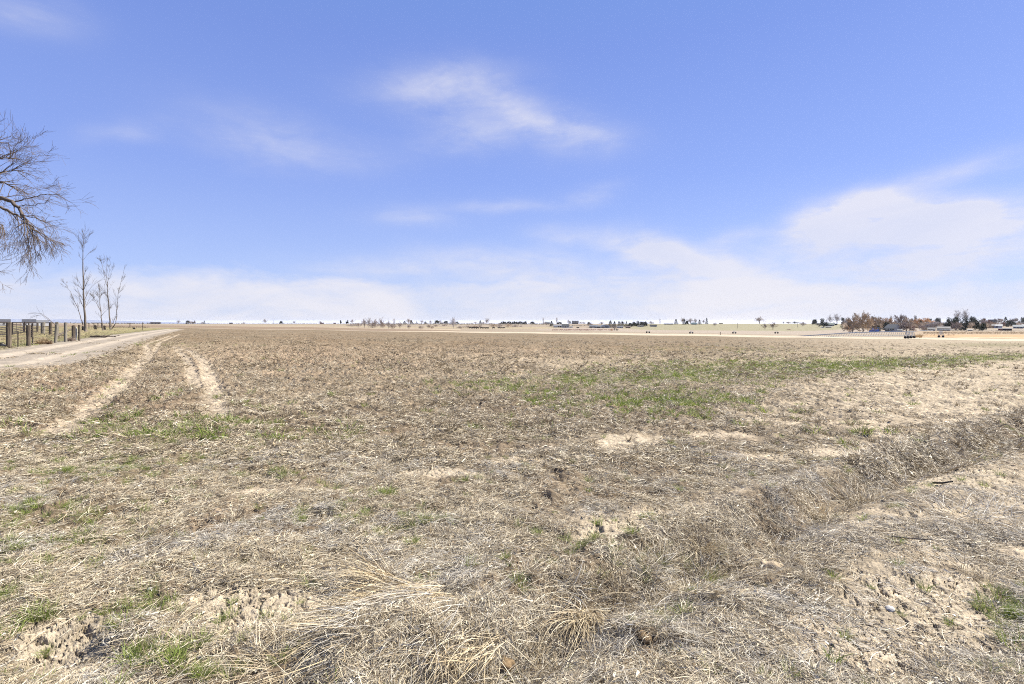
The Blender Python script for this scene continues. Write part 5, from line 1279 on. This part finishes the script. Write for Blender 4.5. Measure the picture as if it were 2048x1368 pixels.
# blue tarp and leaning sheet roof
x, Y, z = locate(1751, 663.5); s_ = Y / 1024; root = None
m_ = MB(); pr = [(-8, 0), (-7, 4), (-2, 7.5), (4, 6.5), (8, 3.5), (6, 0)]
vs = [((a + (.8 if q else 0)) * s_, q * 3.2 + random.Random(i).uniform(-.4, .4), b2 * s_) for q in (0, 1) for i, (a, b2) in enumerate(pr)]
m_.add(vs, [tuple(range(6)), tuple(range(6, 12))[::-1]] + [(i, i + 6, (i + 1) % 6 + 6, (i + 1) % 6) for i in range(6)])
o = m_.build('blue_tarp', M_paint, None, loc=(x, Y, z), col=(.10, .30, .95)); tag(o, 'bright blue tarpaulin over a stack beside the big willow', 'tarpaulin')
root = empty('lean_to', (x + 20 * s_, Y + 1, z)); tag(root, 'open lean to with a long pale sloping roof right of the blue tarp', 'shelter')
MB().add([(-13 * s_, -2, 7.6 * s_), (9 * s_, -2, 2 * s_), (9 * s_, 3, 2 * s_), (-13 * s_, 3, 7.6 * s_), (-13 * s_, -2, 8.2 * s_), (9 * s_, -2, 2.8 * s_), (9 * s_, 3, 2.8 * s_), (-13 * s_, 3, 8.2 * s_)],
   [(3, 2, 1, 0), (4, 5, 6, 7), (0, 1, 5, 4), (1, 2, 6, 5), (2, 3, 7, 6), (3, 0, 4, 7)]).build('roof', M_paint, root, col=(.50, .53, .50))
for q in (-11, 0, 8):
    for yy in (-1.8, 2.8): MB().box(q * s_, yy, max(.5, (5.0 - .25 * q) * s_ / 2), .12, .12, (5.0 - .25 * q) * s_).build('post', M_post, root)

# ---- irrigation machinery
def machine_tower(px, base, toprow, label, wheels=2, half=2.0, group=None, mat=M_galv, hgt=None, pipe=None, wr=.58, fr_r=.09):
    x, Y, z = locate(px, base); h = (base - toprow) / 1024 * Y if hgt is None else hgt
    root = empty('irrigation_tower', (x, Y, z)); tag(root, label, 'irrigation tower', group)
    fr = MB()
    for sx_ in (-1, 1):
        for sy in (-.5, .5): fr.tube([Vector((sx_ * half, sy, wr)), Vector((sx_ * .25, sy * .4, h))], fr_r, 5)
    fr.tube([Vector((-half, 0, wr)), Vector((half, 0, wr))], fr_r * .8, 5); fr.tube([Vector((-half * .55, 0, h * .5)), Vector((half * .55, 0, h * .5))], .05, 5)
    fr.tube([Vector((-.9, 0, h)), Vector((.9, 0, h))], .10, 6)
    fr.build('frame', mat, root)
    for i in range(wheels):
        cx = -half + 2 * half * i / max(wheels - 1, 1); w_ = MB(); pts_ = []
        w_.tube([Vector((cx, -.18, wr)), Vector((cx, .18, wr))], wr, 14); w_.build('wheel', M_tyre, root)
    return root, (x, Y, z, h)
gm = 'towers of the far irrigation pivot'
for px, lab in ((1296, 'far irrigation tower leftmost of the four in the pale field'), (1382.5, 'far irrigation tower second from left in the pale field'), (1468.5, 'far irrigation tower third from left in the pale field'), (1553, 'far irrigation tower rightmost of the four in the pale field')):
    yy_ = locate(px, 667.2 - (px < 1300) * 1.2)[1]; machine_tower(px, 667.2 - (px < 1300) * 1.2, 662, lab, half=2.6 * yy_ / 1024, group=gm, wr=1.6 * yy_ / 1024, fr_r=.04)
m_ = MB(); x, Y, z = locate(1440.5, 670); m_.tube([Vector((0, 0, -.1)), Vector((0, 0, 1.1))], [.16, .12], 8); m_.tube([Vector((0, 0, 1.1)), Vector((0, 0, 1.35))], [.2, .14], 8)
o = m_.build('valve_riser', M_metal, None, loc=(x, Y, z)); tag(o, 'small valve riser standing alone in the pale field', 'valve')
gt = 'near irrigation machine towers seen end on'
tw_ = []
for i, (px, lab) in enumerate(((1813.5, 'near irrigation tower leftmost of the bunched towers'), (1819, 'near irrigation tower in the middle of the bunched towers'), (1825.5, 'near irrigation tower rightmost of the bunched towers'))):
    tw_.append(machine_tower(px, 677.3 - i * .5, 662.8, lab, wheels=2, half=.62, group=gt, wr=.56))
x2 = machine_tower(1882, 675, 663, 'separate pale irrigation tower standing right of the bunched ones', wheels=2, half=1.0, wr=.5)
# long truss span running left from the bunched towers
x1, Y1, z1, h1 = tw_[0][1]
root = empty('irrigation_span', (x1, Y1, z1)); tag(root, 'long galvanised pipe span with truss rods reaching left across the pale lane', 'irrigation pipe')
def PP(px, row, Y): return P3(px, row, Y) - Vector((x1, Y1, z1))
Ya = Y1; Yb = Y1 + 12
prof = [(1813, 663.2), (1780, 663.4), (1740, 664.2), (1700, 665.8), (1660, 668.2), (1625, 670.6), (1600, 672.3), (1588, 672.9)]
top_ = [PP(px, rw, Ya + (Yb - Ya) * i / (len(prof) - 1)) for i, (px, rw) in enumerate(prof)]
m_ = MB(); m_.tube(top_, .22, 6); m_.build('pipe', M_galv, root)
m_ = MB(); bot = [PP(px, min(rw + 7.5 * math.sin(PI * (.5 - .46 * i / 7)), 673.4), Ya + 1 + (Yb - Ya) * i / 7) for i, (px, rw) in enumerate(prof)]
m_.tube(bot, .09, 4)
for i in range(56):
    t_ = i / 56 * 7; k_ = min(int(t_), 6); A = top_[k_].lerp(top_[k_ + 1], t_ - k_); t2 = min(t_ + .09, 7); k2 = min(int(t2), 6); B_ = bot[k2].lerp(bot[k2 + 1], t2 - k2)
    m_.tube([A, B_], .075, 3, False)
m_.build('truss', M_galv, root)
m_ = MB(); m_.tube([PP(1827, 663, Ya), PP(1840, 661.6, Ya), PP(1860, 660.4, Ya + 1), PP(1900, 658.6, Ya + 2), PP(1905, 659.2, Ya + 2)], .10, 6)
m_.tube([PP(1813, 663.2, Ya), PP(1827, 663, Ya)], .16, 6); m_.build('boom', M_galv, root)

# ---- cattle and poles
def cow_mesh():
    bm_ = bpy.data.meshes.new('black_cow'); m_ = MB()
    m_.tube([Vector(p) for p in ((-1.0, 0, 1.05), (-.85, 0, 1.0), (-.4, 0, .95), (.2, 0, .95), (.65, 0, 1.0), (.85, 0, 1.05), (1.1, 0, 1.0), (1.3, 0, .78), (1.42, 0, .55))], [.10, .30, .38, .38, .36, .26, .17, .14, .08], 8)
    for lx in (-.8, .62):
        for ly in (-.2, .2): m_.tube([Vector((lx, ly, .95)), Vector((lx + .04, ly, .5)), Vector((lx, ly, 0))], [.15, .07, .06], 6)
    m_.tube([Vector((-1.02, 0, 1.15)), Vector((-1.12, 0, .9)), Vector((-1.1, 0, .5))], [.04, .03, .05], 4)
    for s_ in (-1, 1): m_.tube([Vector((1.22, s_ * .1, .95)), Vector((1.2, s_ * .28, .95))], [.05, .03], 4)
    me = m_.mesh('black_cow'); me.materials.append(M_char); return me
cm = cow_mesh()
for i, (px, row) in enumerate([(941, 657.6), (946.5, 658), (950.5, 658), (955, 658), (963, 658), (969, 658.2), (973, 658), (975.5, 658), (987, 657.8), (998, 657.6), (1003, 657.8), (1008, 657.6), (1156, 657.2), (1181.5, 657), (1206, 657.2)]):
    x, Y, z = locate(px, row); o = bpy.data.objects.new('black_cow', cm); COL.objects.link(o); o.location = (x, Y, z); o.rotation_euler = (0, 0, random.Random(i).choice([0, PI]) + random.Random(i).uniform(-.5, .5)); o.scale = (1.25,) * 3
    tag(o, 'black cow grazing in the herd below the creek brush' if i < 12 else ['black cow alone below the hilltop house', 'black cow alone below the leaning bare tree', 'black cow alone in front of the arched barn'][i - 12], 'cow', 'black cattle grazing across the valley')
for px, base, top, lab in ((1475, 656.5, 646.5, 'wooden utility pole on the hillside'), (1595, 655, 644, 'wooden utility pole right of the two brown hillside trees'), (547, 648, 641, 'thin utility pole on the left skyline'), (1011, 0, 0, '')):
    if not lab: continue
    x, Y, z = locate(px, base); h = (base - top) / 1024 * Y; m_ = MB(); m_.tube([Vector((0, 0, -.3)), Vector((0, 0, h))], [.22, .16], 7); m_.box(0, 0, h * .93, 2.6, .18, .2)
    o = m_.build('utility_pole', M_post, None, loc=(x, Y, z)); tag(o, lab, 'pole', 'utility poles')

# ---- hills far off at left, the blue of distance haze put into their colour
def ridge(pts, Y, label, col):
    m_ = MB(); n = len(pts); vs = []
    for px, rw in pts:
        p = P3(px, rw, Y); vs.append((p.x, p.y, p.z))
    for px, rw in pts: p = P3(px, rw, Y); vs.append((p.x * .86, p.y - 1300, -90))
    for px, rw in pts: p = P3(px, rw, Y); vs.append((p.x * 1.2, p.y + 1600, -90))
    m_.add(vs, [(i, i + 1, n + i + 1, n + i) for i in range(n - 1)] + [(i + 1, i, 2 * n + i, 2 * n + i + 1) for i in range(n - 1)])
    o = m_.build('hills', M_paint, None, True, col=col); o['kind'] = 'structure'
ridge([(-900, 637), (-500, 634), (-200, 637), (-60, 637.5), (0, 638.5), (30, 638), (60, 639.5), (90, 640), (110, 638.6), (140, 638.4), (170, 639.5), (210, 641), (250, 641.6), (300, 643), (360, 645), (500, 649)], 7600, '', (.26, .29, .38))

# ---------------------------------------------------------------- foreground tussocks, tufts, stones, sticks
def tuss(name, px, py, n, base_r, length, width, lie, droop, mat, label, cat, group=None, dirn=None, spread=PI, seed=0, dz=0.0, seg=6):
    x, y = G(px, py); z = zg(x, y) - .01 + dz; r = np.random.default_rng(seed)
    v, f, bv = blades(r, n, base_r, length, width, lie, droop, seg, dirn=dirn, spread=spread)
    me = raw_mesh(name, v, f, {'bv': bv}); o = link(name, me, mat, loc=(x, y, z)); tag(o, label, cat, group); return o
g1 = 'dry grass tussocks in the foreground'
tuss('grass_tussock', 820, 1275, 330, .30, (.15, .45), (.002, .0045), (-.02, .45), (.0, 1.0), M_grey, 'grey stems mixed under the big golden tussock', 'tussock', g1, dirn=R(218), spread=.6, seed=21)
tuss('grass_tussock', 805, 1245, 480, .36, (.18, .55), (.0025, .0065), (-.02, .45), (.0, 1.0), M_gold, 'big golden tussock combed flat towards the lower left', 'tussock', g1, dirn=R(214), spread=.38, seed=1, dz=.01)
tuss('grass_tussock', 770, 1165, 120, .08, (.2, .5), (.0025, .005), (.2, .9), (.4, 1.6), M_gold, 'loose golden wisps arching above the flattened golden tussock', 'tussock', g1, dirn=R(190), spread=.5, seed=2)
tuss('grass_tussock', 930, 1300, 300, .22, (.12, .34), (.0022, .0045), (0, .6), (.3, 1.4), M_gold, 'yellowish tussock at the bottom left of centre spilling downwards', 'tussock', g1, dirn=R(235), spread=.5, seed=3)
tuss('grass_tussock', 1160, 1225, 260, .10, (.22, .46), (.0022, .0045), (.1, .9), (.8, 2.2), M_gold, 'tan arching tussock hanging over the hollow at bottom centre', 'tussock', g1, dirn=R(250), spread=.9, seed=4)
tuss('grass_tussock', 1262, 1215, 320, .16, (.22, .45), (.002, .0042), (.1, .9), (.7, 2.0), M_grey, 'grey tussock drooping right of the tan arching one', 'tussock', g1, dirn=R(285), spread=.8, seed=5)
tuss('grass_tussock', 1445, 1135, 220, .12, (.18, .36), (.002, .0045), (0, .7), (.6, 1.8), M_straw, 'thick combed tussock pointing down into the ditch left of the clay lump', 'tussock', g1, dirn=R(290), spread=.5, seed=6)
tuss('grass_tussock', 1400, 1090, 160, .10, (.12, .26), (.002, .004), (.3, 1.3), (.4, 1.5), M_gold, 'olive gold tussock on the left bank of the ditch', 'tussock', g1, seed=7)
tuss('grass_tussock', 1640, 1010, 240, .20, (.14, .30), (.0025, .005), (.4, 1.4), (.3, 1.4), M_gold, 'upright yellow tussock in the ditch right of centre', 'tussock', g1, seed=8)
tuss('grass_tussock', 1730, 985, 220, .25, (.14, .30), (.0028, .0055), (.2, 1.2), (.5, 1.6), M_straw, 'tangled dark based tussock further up the ditch', 'tussock', g1, seed=9)
tuss('grass_tussock', 1800, 955, 200, .28, (.14, .30), (.003, .006), (.2, 1.2), (.5, 1.6), M_grey, 'grey tangled tussock where the ditch narrows', 'tussock', g1, seed=10)
tuss('grass_tussock', 1980, 1030, 300, .40, (.15, .34), (.0022, .0045), (.0, .9), (.3, 1.3), M_grey, 'wide grey mat of stems at the right edge', 'tussock', g1, seed=11)
tuss('grass_tussock', 1900, 1040, 260, .32, (.14, .32), (.0022, .0045), (.0, .9), (.3, 1.3), M_grey, 'ash grey stems left of the wide grey mat', 'tussock', g1, seed=12)
tuss('grass_tussock', 1020, 1330, 260, .16, (.12, .30), (.0018, .0038), (0, .7), (.2, 1.2), M_grey, 'grey matted tussock at the bottom edge below centre', 'tussock', g1, seed=13)
tuss('grass_tussock', 1300, 1335, 300, .18, (.10, .28), (.0018, .0038), (0, .7), (.2, 1.2), M_grey, 'whitish matted tussock at the bottom edge right of centre', 'tussock', g1, seed=14)
tuss('grass_tussock', 560, 1330, 260, .16, (.12, .30), (.0018, .0038), (0, .7), (.2, 1.2), M_straw, 'tan matted tussock at the bottom edge left of centre', 'tussock', g1, seed=15)
tuss('grass_tussock', 490, 1130, 200, .22, (.10, .26), (.0018, .0035), (0, .5), (.1, .9), M_grey, 'grey flattened stems above the cracked clay patch', 'tussock', g1, seed=16)
g2 = 'green grass tufts in the foreground'
for i, (px, py, n, br_, lab) in enumerate([(770, 990, 150, .09, 'bright green tuft alone left of centre'), (675, 1022, 110, .06, 'green tuft below and left of the bright one'), (737, 1075, 60, .03, 'small green tuft below the bright one'), (690, 1048, 70, .05, 'yellow green tuft between two small ones'), (822, 1090, 90, .04, 'compact green tuft lowest of the middle group'), (795, 1052, 80, .06, 'green tuft above the compact one'), (857, 1020, 110, .09, 'wide low green tuft right of the bright one'),
     (910, 1050, 30, .02, 'tiny green sprout right of the middle group'), (345, 950, 110, .10, 'green tuft in the left middle ground'), (120, 1010, 70, .04, 'dark green tuft near the left edge'), (480, 850, 160, .22, 'long green streak of grass left of centre'), (1160, 1100, 70, .04, 'pale green tuft in the centre'), (1265, 1135, 90, .06, 'olive tuft right of the pale green one'),
     (205, 1090, 50, .04, 'small bright sprout at left'), (250, 1265, 120, .05, 'dark green tuft beside the dug hollow'), (240, 1235, 80, .04, 'yellowing tuft above the dug hollow'), (395, 1290, 70, .04, 'green tuft below the cracked clay at left'), (345, 1335, 80, .05, 'green blades near the bottom left'), (20, 1270, 70, .05, 'olive tuft at the left edge'), (1995, 1215, 160, .10, 'green tuft at the right edge'), (2030, 1290, 100, .07, 'second green tuft lower at the right edge'), (1540, 1010, 40, .04, 'olive sprout above the ditch'), (1848, 885, 60, .06, 'dark spiky green plant on the far bank')]):
    tuss('grass_tuft', px, py, int(n * .8), br_, (.035, .10 if py > 1000 else .12), (.0022, .0045), (.5, 1.5), (.2, 1.2), M_green, lab, 'grass tuft', g2, seed=50 + i, seg=4)
def stone(px, py, r0, label, mat, seed, flat=.6, name='stone'):
    x, y = G(px, py); z = zg(x, y); r_ = np.random.default_rng(seed); import bmesh
    bm_ = bmesh.new(); bmesh.ops.create_icosphere(bm_, subdivisions=3, radius=r0); co = np.array([v.co[:] for v in bm_.verts])
    d = 1 + (.35 if mat is M_stone else .75) * fbm(co[:, 0] / r0 * 1.1 + seed, co[:, 1] / r0 * 1.1 + co[:, 2] / r0, 3, seed)
    for v, k_ in zip(bm_.verts, d): v.co = (v.co.x * k_ * 1.2, v.co.y * k_, v.co.z * k_ * flat)
    me = bpy.data.meshes.new(name); bm_.to_mesh(me); bm_.free(); o = link(name, me, mat, None, True, (x, y, z + r0 * flat * (.25 if mat is M_stone else -.25))); o.rotation_euler = (0, 0, seed); tag(o, label, name.replace('_', ' '), 'pale stones in the foreground' if name == 'stone' else None)
stone(1780, 1218, .024, 'largest pale stone lying in grey straw at lower right', M_stone, 1)
stone(1160, 1270, .022, 'white stone in the straw at bottom centre', M_stone, 2)
stone(1282, 1250, .016, 'small white stone beside the clay clod', M_stone, 3)
stone(1462, 1222, .014, 'small white stone below the combed tussock', M_stone, 4)
stone(1528, 1148, .014, 'rounded white pebble in front of the clay lump', M_stone, 5)
stone(245, 1130, .014, 'small white stone in grey stems at left', M_stone, 6)
stone(1195, 1120, .013, 'small white stone right of the pale green tuft', M_stone, 7)
stone(300, 1178, .013, 'small white stone left of the cracked clay patch', M_stone, 8)
M_clay = simple('clay', (.60, .47, .31), .9, .22, 30, bump=.7); M_clay2 = simple('brown_clay', (.30, .205, .11), .9, .3, 30, bump=.8)
stone(1545, 1125, .075, 'pale pinkish clay lump lying in the ditch', M_clay, 11, .6, 'clay_lump')
stone(1010, 1310, .04, 'brown clay clod in grey thatch at the bottom centre', M_clay2, 12, .8, 'clay_lump')
stone(1290, 1295, .03, 'brown clay clod right of the hanging tussock', M_clay2, 14, .8, 'clay_lump')
def stick(pxs, r0, label, mat=M_bark2, seed=0):
    pts_ = []
    for i, (px, py) in enumerate(pxs): x, y = G(px, py); pts_.append(Vector((x, y, zg(x, y) + .02)))
    o0 = pts_[0]; m_ = MB(); m_.tube([p - o0 for p in pts_], [r0 * (1 - .5 * i / len(pts_)) for i in range(len(pts_))], 6)
    o = m_.build('stick', mat, None, True, loc=o0); tag(o, label, 'stick', 'sticks lying in the foreground')
stick([(1775, 1085), (1810, 1093), (1865, 1092)], .006, 'longest weathered stick in the grey straw at right')
stick([(1770, 1095), (1810, 1100), (1838, 1112)], .004, 'thin forked stick just under the longest stick')
stick([(1865, 970), (1885, 974), (1905, 972)], .012, 'short dark stick on the bare bank at right', M_char)
stick([(1400, 1300), (1480, 1318), (1525, 1330)], .004, 'thin grey stick at the lower right of centre')
# scattered dead leaves and chips
r = np.random.default_rng(77); n = 900; x, y = sample(r, n, 1.5, 7, 1.1); n = len(x); z = height(x, y, False) + .008
ang = r.uniform(0, 2 * PI, n); s_ = r.uniform(.006, .018, n); V_ = []; F_ = []
for i in range(n):
    o = len(V_); ca, sa = math.cos(ang[i]) * s_[i], math.sin(ang[i]) * s_[i]
    for a, b2, c in ((-1, 0, 0), (0, .5, .3), (1, 0, r.uniform(-.2, .5)), (0, -.5, .35)): V_.append((x[i] + a * ca - b2 * sa, y[i] + a * sa + b2 * ca, z[i] + c * s_[i]))
    F_.append((o, o + 1, o + 2, o + 3))
me = raw_mesh('dead_leaves', np.array(V_), np.array(F_), {'bv': np.repeat(r.uniform(0, 1, n), 4)}); o = link('dead_leaves', me, M_grey); tag(o, 'pale dead leaf chips scattered over the near straw', kind='stuff')

# ---------------------------------------------------------------- haze
hb = MB(); hb.box(0, 0, -50, 44000, 44000, 160); hz_me = hb.mesh('haze')
hm = bpy.data.materials.new('haze'); hm.use_nodes = True; ht = hm.node_tree; ht.nodes.clear()
ho = ht.nodes.new('ShaderNodeOutputMaterial'); hv = ht.nodes.new('ShaderNodeVolumePrincipled'); ht.links.new(hv.outputs[0], ho.inputs['Volume'])
hv.inputs['Color'].default_value = (.90, .93, 1.0, 1); hv.inputs['Density'].default_value = 0.3e-4; hv.inputs['Anisotropy'].default_value = .2
hz_me.materials.append(hm); hzo = link('haze', hz_me); tag(hzo, 'thin pale blue air haze over the whole valley', kind='stuff')
